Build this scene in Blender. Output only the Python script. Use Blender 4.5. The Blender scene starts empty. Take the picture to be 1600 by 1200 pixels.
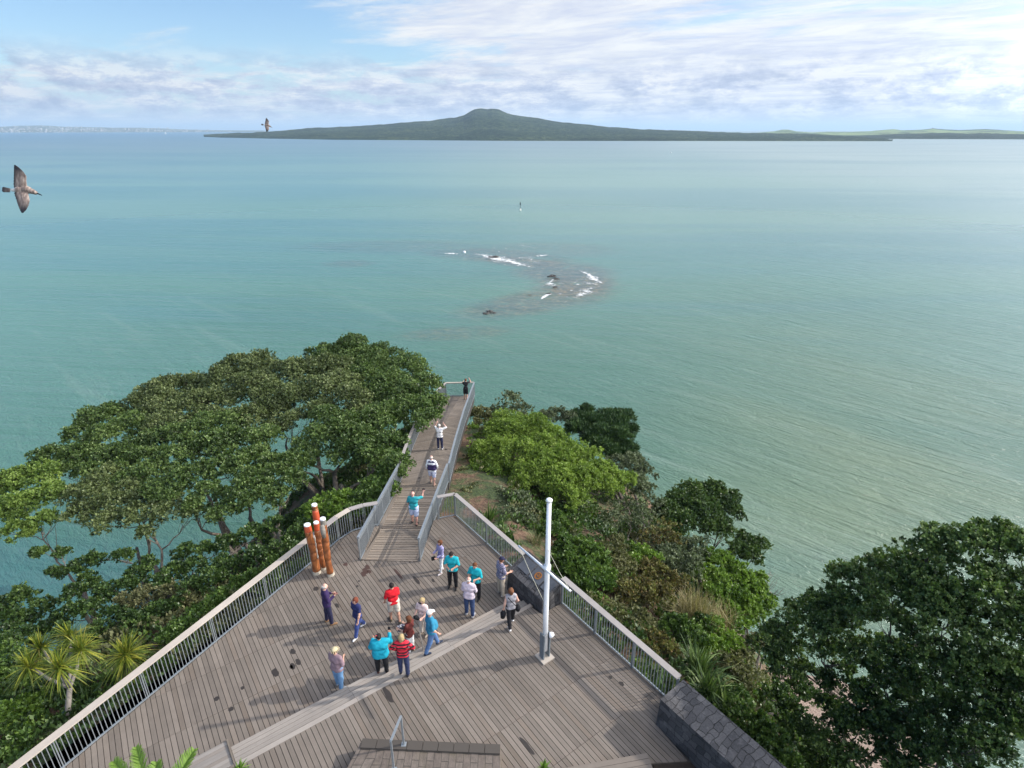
import bpy, math, random
import numpy as np
from mathutils import Vector, Matrix, Euler
R = math.radians
rng = np.random.default_rng(7)
random.seed(7)
scene = bpy.context.scene
C = scene.collection

# ------------------------------------------------------------------ camera
PITCH = R(23.08); FPX = 933.0; CAMZ = 16.8; SEA = -23.5
cd = bpy.data.cameras.new('camera'); cam = bpy.data.objects.new('camera', cd); C.objects.link(cam)
cam.location = (0, 0, CAMZ); cam.rotation_euler = (math.pi/2 - PITCH, 0, 0)
cd.sensor_width = 36; cd.lens = 36*FPX/1600; cd.clip_start = 0.1; cd.clip_end = 200000
scene.camera = cam
# ------------------------------------------------------------------ sun, sky
SUN_EL = R(32.0); SUN_AZ = R(12.0)         # azimuth measured from +X towards +Y
S = Vector((math.cos(SUN_EL)*math.cos(SUN_AZ), math.cos(SUN_EL)*math.sin(SUN_AZ), math.sin(SUN_EL)))
sl = bpy.data.lights.new('sun', 'SUN'); sl.energy = 4.9; sl.angle = R(0.55); sl.color = (1.0, 0.94, 0.86)
so = bpy.data.objects.new('sun', sl); C.objects.link(so); so.rotation_euler = S.to_track_quat('Z', 'Y').to_euler()
so.location = (60, 20, 60)
w = bpy.data.worlds.new('World'); scene.world = w; w.use_nodes = True
scene.view_settings.view_transform = 'Standard'; scene.view_settings.look = 'None'
scene.view_settings.exposure = 0.0; scene.view_settings.gamma = 1.0; scene.view_settings.use_curve_mapping = False

class NT:
    """small helper for writing node trees"""
    def __init__(s, tree): s.t = tree; s.n = tree.nodes; s.l = tree.links
    def node(s, typ, props=None, **ins):
        n = s.n.new(typ)
        for k, v in (props or {}).items(): setattr(n, k, v)
        for k, v in ins.items():
            key = int(k[1:]) if k[0] == 'i' and k[1:].isdigit() else k.replace('_', ' ')
            s.put(n.inputs[key], v)
        return n
    def put(s, sock, v):
        if isinstance(v, bpy.types.NodeSocket): s.l.new(v, sock)
        elif isinstance(v, bpy.types.Node): s.l.new(v.outputs[0], sock)
        else:
            if sock.type == 'RGBA' and isinstance(v, (tuple, list)) and len(v) == 3: v = (*v, 1)
            sock.default_value = v
    def math(s, op, a, b=0.0, c=0.0, clamp=False):
        n = s.n.new('ShaderNodeMath'); n.operation = op; n.use_clamp = clamp
        s.put(n.inputs[0], a); s.put(n.inputs[1], b); s.put(n.inputs[2], c); return n.outputs[0]
    def mix(s, f, a, b, blend='MIX'):
        n = s.n.new('ShaderNodeMix'); n.data_type = 'RGBA'; n.blend_type = blend; n.clamp_factor = True
        s.put(n.inputs[0], f); s.put(n.inputs[6], a); s.put(n.inputs[7], b); return n.outputs[2]
    def ramp(s, f, stops, interp='LINEAR'):
        n = s.n.new('ShaderNodeValToRGB'); n.color_ramp.interpolation = interp
        e = n.color_ramp.elements
        while len(e) < len(stops): e.new(0.5)
        for el, (p, c) in zip(e, stops):
            el.position = p; el.color = (*c, 1) if not isinstance(c, (int, float)) else (c, c, c, 1)
        s.put(n.inputs[0], f); return n.outputs[0]
    def noise(s, vec, scale, detail=4, rough=0.55, dist=0.0):
        n = s.node('ShaderNodeTexNoise'); n.inputs['Scale'].default_value = scale
        n.inputs['Detail'].default_value = detail; n.inputs['Roughness'].default_value = rough
        n.inputs['Distortion'].default_value = dist
        if vec is not None: s.put(n.inputs['Vector'], vec)
        return n.outputs[0]
    def mapping(s, vec, loc=(0,0,0), rot=(0,0,0), scale=(1,1,1)):
        if rot[2]: vec = s.node('ShaderNodeVectorRotate', {'rotation_type': 'Z_AXIS'}, Vector=vec, Angle=rot[2]).outputs[0]
        n = s.node('ShaderNodeMapping'); s.put(n.inputs[0], vec)
        n.inputs['Location'].default_value = loc; n.inputs['Scale'].default_value = scale
        return n.outputs[0]
    def mrange(s, v, a, b, c=0.0, d=1.0, smooth=False):
        n = s.node('ShaderNodeMapRange'); n.interpolation_type = 'SMOOTHSTEP' if smooth else 'LINEAR'
        s.put(n.inputs[0], v)
        for i, x in enumerate((a, b, c, d)): s.put(n.inputs[i+1], x)
        return n.outputs[0]

# sky: Nishita blue with layers of procedural cloud laid out on the dome
k = NT(w.node_tree); w.node_tree.nodes.clear()
tc = k.node('ShaderNodeTexCoord')
sky = k.node('ShaderNodeTexSky', {'sky_type': 'NISHITA', 'sun_disc': False, 'sun_elevation': SUN_EL,
     'sun_rotation': math.pi/2 - SUN_AZ, 'altitude': 0.0, 'air_density': 1.0, 'dust_density': 0.6, 'ozone_density': 1.0})
sep = k.node('ShaderNodeSeparateXYZ', Vector=tc.outputs['Generated'])
zc = k.math('MAXIMUM', sep.outputs[2], 0.0)
den = k.math('ADD', zc, 0.055)
cx_ = k.math('DIVIDE', sep.outputs[0], den); cy_ = k.math('DIVIDE', sep.outputs[1], den)
cv = k.node('ShaderNodeCombineXYZ', X=cx_, Y=cy_, Z=0.0).outputs[0]
n1 = k.noise(k.mapping(cv, loc=(3.1, 0.7, 0), rot=(0,0,R(24)), scale=(0.55, 0.75, 1)), 0.8, 10, 0.60, 0.35)
n2 = k.noise(k.mapping(cv, loc=(8.4, 2.2, 4), rot=(0,0,R(30)), scale=(0.6, 1.0, 1)), 1.7, 9, 0.66, 0.3)
az = k.math('DIVIDE', sep.outputs[0], k.math('MAXIMUM', sep.outputs[1], 0.05))
cover = k.mrange(az, -0.40, 0.25, 0.06, 0.33, True)
cover = k.math('ADD', cover, k.mrange(zc, 0.03, 0.12, 0.12, 0.0, True))
hi = k.mrange(zc, 0.16, 0.5, 0.0, -0.02)
dsum = k.math('ADD', k.math('ADD', k.math('MULTIPLY', n1, 0.75), k.math('MULTIPLY', n2, 0.25)), k.math('ADD', cover, hi))
dens = k.mrange(dsum, 0.60, 0.78, 0.0, 1.0, True)
# low cumulus bank above the horizon
lowv = k.node('ShaderNodeCombineXYZ', X=k.math('MULTIPLY', az, 14.0), Y=k.math('MULTIPLY', zc, 46.0), Z=1.7).outputs[0]
n3 = k.noise(lowv, 0.75, 8, 0.62, 0.2)
lowband = k.math('MULTIPLY', k.mrange(zc, 0.0, 0.03, 0.35, 1.0, True), k.mrange(zc, 0.055, 0.115, 1.0, 0.0, True))
low = k.math('MULTIPLY', k.mrange(n3, 0.36, 0.55, 0.0, 1.0, True), lowband)
shade = k.noise(lowv, 1.1, 7, 0.65, 0.1)
grey = k.ramp(shade, [(0.38, (0.42, 0.50, 0.70)), (0.5, (0.64, 0.70, 0.86)), (0.60, (0.97, 0.98, 1.0))])
bright = k.math('ADD', k.mrange(az, -0.7, 0.8, 0.90, 1.06), k.mrange(az, 0.55, 2.0, 0.0, 2.3))
lowcol = k.mix(1.0, grey, k.node('ShaderNodeCombineColor', Red=bright, Green=bright, Blue=bright).outputs[0], 'MULTIPLY')
hish = k.ramp(n2, [(0.38, (0.72, 0.76, 0.90)), (0.5, (0.88, 0.90, 0.96)), (0.60, (1.0, 1.0, 1.0))])
hicol = k.mix(1.0, hish, k.node('ShaderNodeCombineColor', Red=bright, Green=bright, Blue=bright).outputs[0], 'MULTIPLY')
skys = k.mix(1.0, sky.outputs[0], (0.125, 0.150, 0.178), 'MULTIPLY')
skyh = k.mix(k.mrange(zc, 0.0, 0.10, 0.75, 0.0, True), skys, (0.56, 0.70, 0.90))
c1 = k.mix(k.math('MULTIPLY', dens, 0.92), skyh, hicol)
c2 = k.mix(k.math('MULTIPLY', low, 0.9), c1, lowcol)
bg = k.node('ShaderNodeBackground', Color=c2, Strength=1.0)
k.l.new(bg.outputs[0], k.node('ShaderNodeOutputWorld').inputs[0])

# ------------------------------------------------------------------ pixel rays (photo coordinates, 1600 x 1200)
cp, sp_ = math.cos(PITCH), math.sin(PITCH)
def ray(u, v): return np.array([u-800.0, FPX*cp + (600-v)*sp_, -FPX*sp_ + (600-v)*cp])
def P(u, v, z=0.0):
    """the point of the horizontal plane at height z that the photograph shows at (u, v)"""
    d = ray(u, v); return Vector(d*((z-CAMZ)/d[2]))+Vector((0, 0, CAMZ))
def depth(p): return p[1]*cp - (p[2]-CAMZ)*sp_
def zat(base, v):
    """height at which a vertical post standing at base reaches photo row v"""
    t = (600-v)/FPX; y = base[1]
    return CAMZ + y*(t*cp - sp_)/(cp + t*sp_)

# ------------------------------------------------------------------ objects
def tagm(o, label=None, cat=None, group=None, kind=None):
    if label: o['label'] = label
    if cat: o['category'] = cat
    if group: o['group'] = group
    if kind: o['kind'] = kind
    return o
def empty(name, loc, label, cat, group=None, rz=0.0):
    o = bpy.data.objects.new(name, None); C.objects.link(o); o.location = loc; o.rotation_euler = (0, 0, rz)
    o.empty_display_size = 0.2
    return tagm(o, label, cat, group)
def link(name, me, parent=None, world=True):
    o = bpy.data.objects.new(name, me); C.objects.link(o)
    if parent is not None:
        o.parent = parent
        if world:      # vertices are given in world space
            m = Matrix.LocRotScale(parent.location, parent.rotation_euler, parent.scale) if parent.parent is None else None
            if m is not None: o.matrix_parent_inverse = m.inverted()
    return o
def fast_mesh(name, V, F, mats, smooth=False, attrs=None, mi=None, uv=None):
    """V (n,3), F (m,k) all faces with k corners"""
    me = bpy.data.meshes.new(name)
    V = np.ascontiguousarray(V, dtype=np.float32); F = np.ascontiguousarray(F, dtype=np.int32)
    me.vertices.add(len(V)); me.vertices.foreach_set('co', V.ravel())
    m, kk = F.shape
    me.loops.add(m*kk); me.loops.foreach_set('vertex_index', F.ravel())
    me.polygons.add(m); me.polygons.foreach_set('loop_start', np.arange(0, m*kk, kk, dtype=np.int32))
    me.polygons.foreach_set('loop_total', np.full(m, kk, dtype=np.int32))
    if smooth: me.polygons.foreach_set('use_smooth', np.ones(m, dtype=bool))
    for mt in (mats if isinstance(mats, (list, tuple)) else [mats]): me.materials.append(mt)
    if mi is not None: me.polygons.foreach_set('material_index', np.asarray(mi, dtype=np.int32))
    for nm, a in (attrs or {}).items():
        a = np.asarray(a, dtype=np.float32)
        at = me.attributes.new(nm, 'FLOAT_COLOR', 'POINT')
        if a.shape[1] == 3: a = np.hstack([a, np.ones((len(a), 1), np.float32)])
        at.data.foreach_set('color', a.ravel())
    if uv is not None:
        l = me.uv_layers.new(name='UVMap'); l.data.foreach_set('uv', np.asarray(uv, dtype=np.float32)[F.ravel()].ravel())
    me.update(calc_edges=True); me.validate()
    return me
class MB:
    """collects mixed shapes for one mesh"""
    def __init__(s): s.v = []; s.f = []; s.a = []; s.uv = []
    def add(s, vs, fs, tone=(0.5, 0.5, 0.5), uvs=None):
        b = len(s.v); s.v += [tuple(x) for x in vs]; s.f += [tuple(b+i for i in f) for f in fs]
        s.a += [tone]*len(vs); s.uv += uvs if uvs else [(0, 0)]*len(vs)
    def box(s, c, d, rz=0.0, rot=None):
        M = rot if rot is not None else Matrix.Rotation(rz, 3, 'Z')
        vs = []
        for sx in (-.5, .5):
            for sy in (-.5, .5):
                for sz in (-.5, .5):
                    vs.append(Vector(c) + M @ Vector((sx*d[0], sy*d[1], sz*d[2])))
        s.add(vs, [(0,1,3,2),(4,6,7,5),(0,4,5,1),(2,3,7,6),(0,2,6,4),(1,5,7,3)])
    def bar(s, a, b, wd, ht, up=(0, 0, 1)):
        a, b = Vector(a), Vector(b); d = (b-a); L = d.length
        if L < 1e-6: return
        y = d/L; x = y.cross(Vector(up))
        if x.length < 1e-4: x = y.cross(Vector((1, 0, 0)))
        x.normalize(); z = x.cross(y)
        s.box((a+b)/2, (wd, L, ht), rot=Matrix((x, y, z)).transposed())
    def tube(s, pts, rad, n=8, cap=True, ell=None):
        pts = [Vector(p) for p in pts]; m = len(pts)
        if not hasattr(rad, '__len__'): rad = [rad]*m
        vs = []; prev = None
        for i, p in enumerate(pts):
            t = (pts[min(i+1, m-1)] - pts[max(i-1, 0)]).normalized()
            if prev is None:
                x = t.cross(Vector((0, 0, 1)));
                if x.length < 0.05: x = t.cross(Vector((0, 1, 0)))
            else: x = prev - t*prev.dot(t)
            x.normalize(); prev = x; y = t.cross(x)
            for j in range(n):
                a = 2*math.pi*j/n; vs.append(p + (x*math.cos(a) + y*math.sin(a))*rad[i])
        fs = [(i*n+j, i*n+(j+1) % n, (i+1)*n+(j+1) % n, (i+1)*n+j) for i in range(m-1) for j in range(n)]
        if cap: fs += [tuple(range(n-1, -1, -1)), tuple((m-1)*n+j for j in range(n))]
        s.add(vs, fs)
    def prism(s, poly, z0, z1):
        n = len(poly)
        def zz(z, i): return z[i] if hasattr(z, '__len__') else z
        vs = [(p[0], p[1], zz(z0, i)) for i, p in enumerate(poly)] + [(p[0], p[1], zz(z1, i)) for i, p in enumerate(poly)]
        ar = sum(poly[i][0]*poly[(i+1) % n][1] - poly[(i+1) % n][0]*poly[i][1] for i in range(n))
        up = tuple(range(n, 2*n)); dn = tuple(range(n-1, -1, -1)); sd = [(i, (i+1) % n, n+(i+1) % n, n+i) for i in range(n)]
        if ar < 0: up, dn, sd = up[::-1], dn[::-1], [q[::-1] for q in sd]
        s.add(vs, [up, dn]+sd)
    def build(s, name, mat, parent=None, smooth=False, world=True):
        me = bpy.data.meshes.new(name); me.from_pydata(s.v, [], s.f)
        for mt in (mat if isinstance(mat, (list, tuple)) else [mat]): me.materials.append(mt)
        if smooth: me.polygons.foreach_set('use_smooth', np.ones(len(me.polygons), dtype=bool))
        at = me.attributes.new('tone', 'FLOAT_COLOR', 'POINT')
        at.data.foreach_set('color', np.hstack([np.array(s.a, np.float32), np.ones((len(s.a), 1), np.float32)]).ravel())
        l = me.uv_layers.new(name='UVMap'); li = np.empty(len(me.loops), np.int32); me.loops.foreach_get('vertex_index', li)
        l.data.foreach_set('uv', np.array(s.uv, np.float32)[li].ravel())
        me.update(); return link(name, me, parent, world)

# ------------------------------------------------------------------ materials
def mat(name):
    m = bpy.data.materials.new(name); m.use_nodes = True; m.node_tree.nodes.clear(); k = NT(m.node_tree)
    out = k.node('ShaderNodeOutputMaterial'); b = k.node('ShaderNodeBsdfPrincipled'); k.l.new(b.outputs[0], out.inputs[0])
    return m, k, b, out
def simple(name, col, rough=0.6, metal=0.0, var=0.12, scale=6.0, bump=0.0, spec=0.5):
    m, k, b, _ = mat(name); tc = k.node('ShaderNodeTexCoord').outputs['Object']
    n = k.noise(tc, scale, 5, 0.6); n2 = k.noise(tc, scale*0.23, 3, 0.5)
    f = k.math('ADD', k.math('MULTIPLY', n, 0.6), k.math('MULTIPLY', n2, 0.4))
    lo = tuple(c*(1-var*1.6) for c in col); hi = tuple(min(1, c*(1+var*1.2)) for c in col)
    k.put(b.inputs['Base Color'], k.ramp(f, [(0.3, lo), (0.7, hi)]))
    b.inputs['Roughness'].default_value = rough; b.inputs['Metallic'].default_value = metal
    b.inputs['Specular IOR Level'].default_value = spec
    if bump: k.l.new(k.node('ShaderNodeBump', Height=n, Strength=bump, Distance=0.02).outputs[0], b.inputs['Normal'])
    return m
def timber(name, base, var=1.0, grain=1.0):
    m, k, b, _ = mat(name)
    uv = k.node('ShaderNodeUVMap').outputs[0]; at = k.node('ShaderNodeAttribute', {'attribute_name': 'tone'})
    sp = k.node('ShaderNodeSeparateColor', Color=at.outputs['Color'])
    pos = k.node('ShaderNodeNewGeometry').outputs['Position']
    shift = k.node('ShaderNodeVectorMath', {'operation': 'ADD'}, i0=uv, i1=k.node('ShaderNodeCombineXYZ', X=k.math('MULTIPLY', sp.outputs[0], 91.0), Y=k.math('MULTIPLY', sp.outputs[1], 57.0), Z=0.0).outputs[0]).outputs[0]
    g = k.noise(k.mapping(shift, scale=(1.4, 34, 1)), 1.0, 6, 0.65, 0.4)
    blotch = k.noise(pos, 0.35, 5, 0.6); bl2 = k.noise(pos, 2.6, 5, 0.65)
    f = k.math('ADD', k.math('MULTIPLY', sp.outputs[0], 0.34), k.math('ADD', k.math('MULTIPLY', g, 0.38*grain), k.math('MULTIPLY', bl2, 0.36)))
    lo = tuple(c*(1-0.42*var) for c in base); hi = tuple(c*(1+0.42*var) for c in base)
    col = k.ramp(f, [(0.25, lo), (0.55, base), (0.85, hi)])
    warm = tuple(base[i]*(1.06, .93, .82)[i]*0.82 for i in range(3))
    col = k.mix(k.mrange(sp.outputs[1], 0.72, 1.0, 0.0, 0.40), col, warm)
    col = k.mix(k.mrange(blotch, 0.42, 0.68, 0.0, 0.42, True), col, tuple(c*0.62 for c in base))
    st = k.noise(k.mapping(pos, scale=(1, 1, 1)), 5.5, 6, 0.75)
    col = k.mix(k.mrange(st, 0.66, 0.76, 0.0, 0.5), col, tuple(c*0.35 for c in base))
    k.put(b.inputs['Base Color'], col); b.inputs['Roughness'].default_value = 0.78
    b.inputs['Specular IOR Level'].default_value = 0.3
    k.l.new(k.node('ShaderNodeBump', Height=g, Strength=0.35, Distance=0.006).outputs[0], b.inputs['Normal'])
    return m
M = {}
M['deck'] = timber('weathered_decking', (0.172, 0.145, 0.122), 0.72)
M['deck_warm'] = timber('brown_decking', (0.225, 0.187, 0.152), 0.8)
M['deck_dark'] = timber('damp_decking', (0.20, 0.165, 0.13), 0.8)
M['step'] = timber('pale_step_boards', (0.30, 0.268, 0.238), 0.6)
M['cap'] = timber('weathered_rail_timber', (0.44, 0.385, 0.33), 0.7)
M['cap_grey'] = timber('grey_rail_timber', (0.30, 0.275, 0.26), 0.7)
M['under'] = simple('dark_underframe', (0.035, 0.03, 0.026), 0.9)
M['galv'] = simple('galvanised_steel', (0.29, 0.32, 0.34), 0.42, 0.5, 0.12, 9)
M['galv_dark'] = simple('dull_steel', (0.20, 0.23, 0.25), 0.5, 0.3, 0.15, 9)
M['white'] = simple('white_paint', (0.80, 0.81, 0.82), 0.35, 0, 0.05, 3)
M['stain'] = simple('dark_plank_stain', (0.028, 0.022, 0.019), 0.7)
M['rust'] = simple('reddish_stain', (0.055, 0.028, 0.022), 0.8)
def stone_mat(name, c1, c2, mortar, bw=.40, rh=.22, bump=1.0):
    m, k, b, _ = mat(name); uv = k.node('ShaderNodeUVMap').outputs[0]
    wn = k.node('ShaderNodeTexNoise', Vector=uv, Scale=2.2, Detail=3.0)
    wob = k.node('ShaderNodeVectorMath', {'operation': 'SCALE'}, i0=wn.outputs[1]); wob.inputs['Scale'].default_value = .30
    v2 = k.node('ShaderNodeVectorMath', {'operation': 'ADD'}, i0=uv, i1=wob.outputs[0]).outputs[0]
    def bk(w_, h_, off):
        br = k.node('ShaderNodeTexBrick', {'offset': off, 'offset_frequency': 3, 'squash': .62, 'squash_frequency': 2}, Vector=v2, Color1=(*c1, 1), Color2=(*c2, 1), Mortar=(*mortar, 1), Scale=1.0)
        br.inputs['Brick Width'].default_value = w_; br.inputs['Row Height'].default_value = h_; br.inputs['Mortar Size'].default_value = .012; br.inputs['Mortar Smooth'].default_value = .5; return br
    br = bk(bw, rh, .37)
    n = k.noise(uv, 20, 7, 0.72); n2 = k.noise(uv, 2.6, 4, .6); n3 = k.noise(uv, 55, 4, .7)
    col = k.mix(.75, br.outputs[0], k.ramp(n, [(0.3, .3), (0.7, 1.0)]), 'MULTIPLY')
    col = k.mix(k.mrange(n2, .55, .72, 0, .45), col, tuple(c*1.5 for c in c2))
    col = k.mix(k.mrange(n3, .70, .78, 0, .7), col, (.26, .26, .24))
    k.put(b.inputs['Base Color'], col); b.inputs['Roughness'].default_value = 0.8
    h = k.math('ADD', k.math('MULTIPLY', br.outputs[1], -.8), k.math('ADD', k.math('MULTIPLY', n, .5), k.math('MULTIPLY', n2, .5)))
    k.l.new(k.node('ShaderNodeBump', Height=h, Strength=bump, Distance=0.045).outputs[0], b.inputs['Normal'])
    return m
M['basalt'] = stone_mat('basalt_masonry', (.050, .049, .053), (.135, .128, .128), (.028, .026, .025))

# ================================================================== DECKS
A36 = R(36); UU = np.array([-math.sin(A36), math.cos(A36)]); WW = np.array([math.cos(A36), math.sin(A36)])
def UW(u, w_, z=0.0): p = UU*u + WW*w_; return Vector((p[0], p[1], z))
Z1 = 0.45
HAZE = 6.5e-5
def board_mesh(poly, zf, ang, pitch, gap, name, material, joints=(), jgap=0.012, parent=None, thick=0.04, jit=0.0):
    """planks laid along the direction ang (radians from +Y towards -X), clipped to the outline"""
    d = np.array([-math.sin(ang), math.cos(ang)]); e = np.array([math.cos(ang), math.sin(ang)])
    Q = [(float(np.dot(p[:2], d)), float(np.dot(p[:2], e))) for p in [np.array(tuple(q)[:2]) for q in poly]]
    w0 = min(q[1] for q in Q); w1 = max(q[1] for q in Q)
    def cuts(wv):
        xs = []
        for i in range(len(Q)):
            a, b = Q[i], Q[(i+1) % len(Q)]
            if (a[1] > wv) != (b[1] > wv): xs.append((a[0] + (b[0]-a[0])*(wv-a[1])/(b[1]-a[1])))
        return sorted(xs)
    mb = MB(); r = random.Random(len(name)*7+len(poly)); wv = math.floor(w0/pitch)*pitch
    while wv < w1:
        a, b = max(wv, w0+1e-4), min(wv+pitch-gap, w1-1e-4)
        wv += pitch
        if b-a < 0.01: continue
        ca, cb = cuts(a), cuts(b)
        if len(ca) != len(cb):
            cm = cuts((a+b)/2); ca = cb = cm
        for i in range(0, len(ca)-1, 2):
            js = [j for j in joints if max(ca[i], cb[i]) + .05 < j < min(ca[i+1], cb[i+1]) - .05]
            S0 = (ca[i], cb[i]); segs = []
            for j in js: segs.append((S0, (j-jgap/2, j-jgap/2))); S0 = (j+jgap/2, j+jgap/2)
            segs.append((S0, (ca[i+1], cb[i+1])))
            for (sa, sb), (ea, eb) in segs:
                pts = [(sa, a), (ea, a), (eb, b), (sb, b)]
                tz = r.uniform(-.002, .002); t = (r.random(), r.random(), r.random())
                top = [];
                for (x, y) in pts:
                    p = d*x + e*y; top.append((p[0], p[1], zf(p[0], p[1]) + tz))
                vs = top + [(p[0], p[1], p[2]-thick) for p in top]
                o1, o2 = r.uniform(0, 30), r.uniform(0, 30)
                uvs = [(x+o1, y+o2) for (x, y) in pts]*2
                mb.add(vs, [(3,2,1,0),(0,1,5,4),(1,2,6,5),(2,3,7,6),(3,0,4,7)], t, uvs)
    return mb.build(name, material, parent)
flat0 = lambda x, y: 0.0
flat1 = lambda x, y: Z1
FL0, FL1 = Vector((-8.44, 20.17, 0)), Vector((-12.81, 11.41, 0)); fdir = (FL1-FL0).normalized()
FLE = FL0 + fdir*17
lower = [UW(14.50, 10.78), UW(15.2, 10.78), UW(15.2, 11.7), (-2.66, 23.53), (-3.66, 23.22), (-3.9, 20.27), (-6.42, 20.33), (-6.12, 22.75), (-6.8, 22.55), (-7.26, 22.31), (-7.69, 21.71), FL0, FLE, UW(14.50, -10.5)]
o = board_mesh(lower, flat0, A36, 0.15, 0.016, 'deck', M['deck'], joints=[16.06, 17.85, 19.62, 21.4, 23.2, 25.0]); tagm(o, kind='structure')
def zoom_joints(z0, st, n): return [z0 + st*i for i in range(n)]
upper = [UW(13.65, -10.5), UW(13.65, 10.78), UW(12.98, 10.95), UW(12.98, 11.72), UW(7.55, 11.72), UW(7.55, 10.74), UW(6.2, 10.74), (4.0, 11.25), (1.0, 10.9), (0.8, 7.0), (-14, 7.0), FLE]
upper = [UW(13.65, -12.5), UW(13.65, 10.78), UW(12.98, 10.78), UW(12.98, 11.72), UW(7.55, 11.72), UW(7.55, 10.74), UW(6.2, 10.74), (4.0, 11.25), (1.0, 10.9), (0.8, 7.0), (-16.5, 3.5)]
o = board_mesh(upper, flat1, A36, 0.15, 0.016, 'upper_deck', M['deck'], joints=[8.35, 10.08, 11.87, 6.6, 4.8]); tagm(o, kind='structure')
# dark underframe below both decks
def hull(poly, z0, z1, name, m, parent=None):
    mb = MB(); mb.prism([tuple(p)[:2] for p in poly], z0, z1); return mb.build(name, m, parent)
o = hull(lower, -0.42, -0.045, 'deck_underframe', M['under']); tagm(o, kind='structure')
o = hull(upper, -0.4, Z1-0.045, 'upper_deck_underframe', M['under']); tagm(o, kind='structure')
# steps between the decks: two treads and risers along the U = 13.65 .. 14.49 line
st = empty('steps', UW(14.0, 4.0, 0), None, None); st['kind'] = 'structure'
st['kind'] = 'structure'
for i, (u0, zt) in enumerate(((13.665, 0.30), (14.085, 0.15), (14.495, 0.0))):
    if zt > 0.01:
        for j in range(3):
            q = [UW(u0+j*.14, 0.34), UW(u0+j*.14, 10.76), UW(u0+j*.14+.13, 10.76), UW(u0+j*.14+.13, 0.34)]
            mb = MB(); L = [0.34, 3.9, 7.4, 10.76]
            for a_, b_ in zip(L, L[1:]):
                p4 = [UW(u0+j*.14, a_+.004), UW(u0+j*.14, b_-.004), UW(u0+j*.14+.13, b_-.004), UW(u0+j*.14+.13, a_+.004)]
                vs = [(*p.xy, zt) for p in p4] + [(*p.xy, zt-.04) for p in p4]
                mb.add(vs, [(0,1,2,3),(1,0,4,5),(2,1,5,6),(3,2,6,7),(0,3,7,4)], (random.random(),)*3, [(a_, j), (b_, j), (b_, j+.13), (a_, j+.13)]*2)
            mb.build('tread', M['step'], st)
    mb = MB(); mb.prism([UW(13.5, .345).xy, UW(13.5, 10.75).xy, UW(u0-.012, 10.75).xy, UW(u0-.012, .345).xy], -0.3, zt+.105-.003*i)
    mb.build('riser', M['deck_warm'], st)
# pale nosing board along the upper edge
mb = MB()
for a_, b_ in zip([0.34, 3.9, 7.4], [3.9, 7.4, 10.76]):
    p4 = [UW(13.50, a_+.004), UW(13.50, b_-.004), UW(13.66, b_-.004), UW(13.66, a_+.004)]
    vs = [(*p.xy, Z1+.006) for p in p4] + [(*p.xy, Z1-.05) for p in p4]
    mb.add(vs, [(0,1,2,3),(1,0,4,5),(2,1,5,6),(3,2,6,7),(0,3,7,4)], (random.random(),)*3, [(a_, 0), (b_, 0), (b_, .15), (a_, .15)]*2)
mb.build('nosing', M['step'], st)
# access ramp of boards beside the steps
def zacc(x, y):
    u = x*UU[0]+y*UU[1]; return Z1+.012 - max(0, u-13.3)/1.6*(Z1)
o = board_mesh([UW(13.3, -9), UW(13.3, .28), UW(14.9, .28), UW(14.9, -9)], zacc, A36-math.pi/2, 0.15, 0.006, 'access_ramp', M['step'], joints=[-3.0, -6.0], thick=.03); tagm(o, kind='structure')
mb = MB(); mb.bar(UW(13.3, .31, Z1+.02), UW(14.9, .31, .03), .05, .06); o = mb.build('access_ramp_edge', M['deck_dark'], None); tagm(o, kind='structure')

# bronze-dark stains and replaced planks let into the decks (their own shapes)
def blob(u, v, lu, lv, ang, z, key='stain', name='deck_stain'):
    c = P(u, v, z); n = 14; pts = []
    for i in range(n):
        a = 2*math.pi*i/n; rr = 1+random.uniform(-.16, .16)
        x, y = math.cos(a)*lu*rr, math.sin(a)*lv*rr
        e = abs(math.cos(a)); x *= 1
        pts.append((c.x + (UU[0]*x + WW[0]*y), c.y + (UU[1]*x + WW[1]*y)))
    mb = MB(); mb.prism(pts, z-.01, z+.005); o = mb.build(name, M[key]); tagm(o, kind='structure'); return o
for (u, v, a, b) in ((574, 886, .17, .10), (571, 892, .2, .09), (568, 897, .17, .09), (577, 893, .12, .07), (561, 908, .05, .05), (558, 916, .05, .06),
                     (622, 896, .40, .05), (651, 907, .30, .08), (677, 907, .12, .05), (527, 946, .14, .06), (458, 1018, .14, .08), (456, 1042, .10, .04), (466, 1034, .15, .08), (457, 1041, .14, .09), (430, 1051, .19, .10),
                     (379, 1075, .07, .06), (338, 1092, .09, .08), (361, 1108, .08, .08), (494, 920, .12, .10), (540, 882, .12, .09)):
    blob(u, v, a, b, 0, 0.0, 'rust' if v < 900 else 'stain')
for (u, v, a, b) in ((606, 1085, .36, .085), (824, 1166, .36, .06), (954, 1058, .06, .06), (971, 1068, .09, .07)):
    blob(u, v, a, b, 0, Z1)

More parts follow.
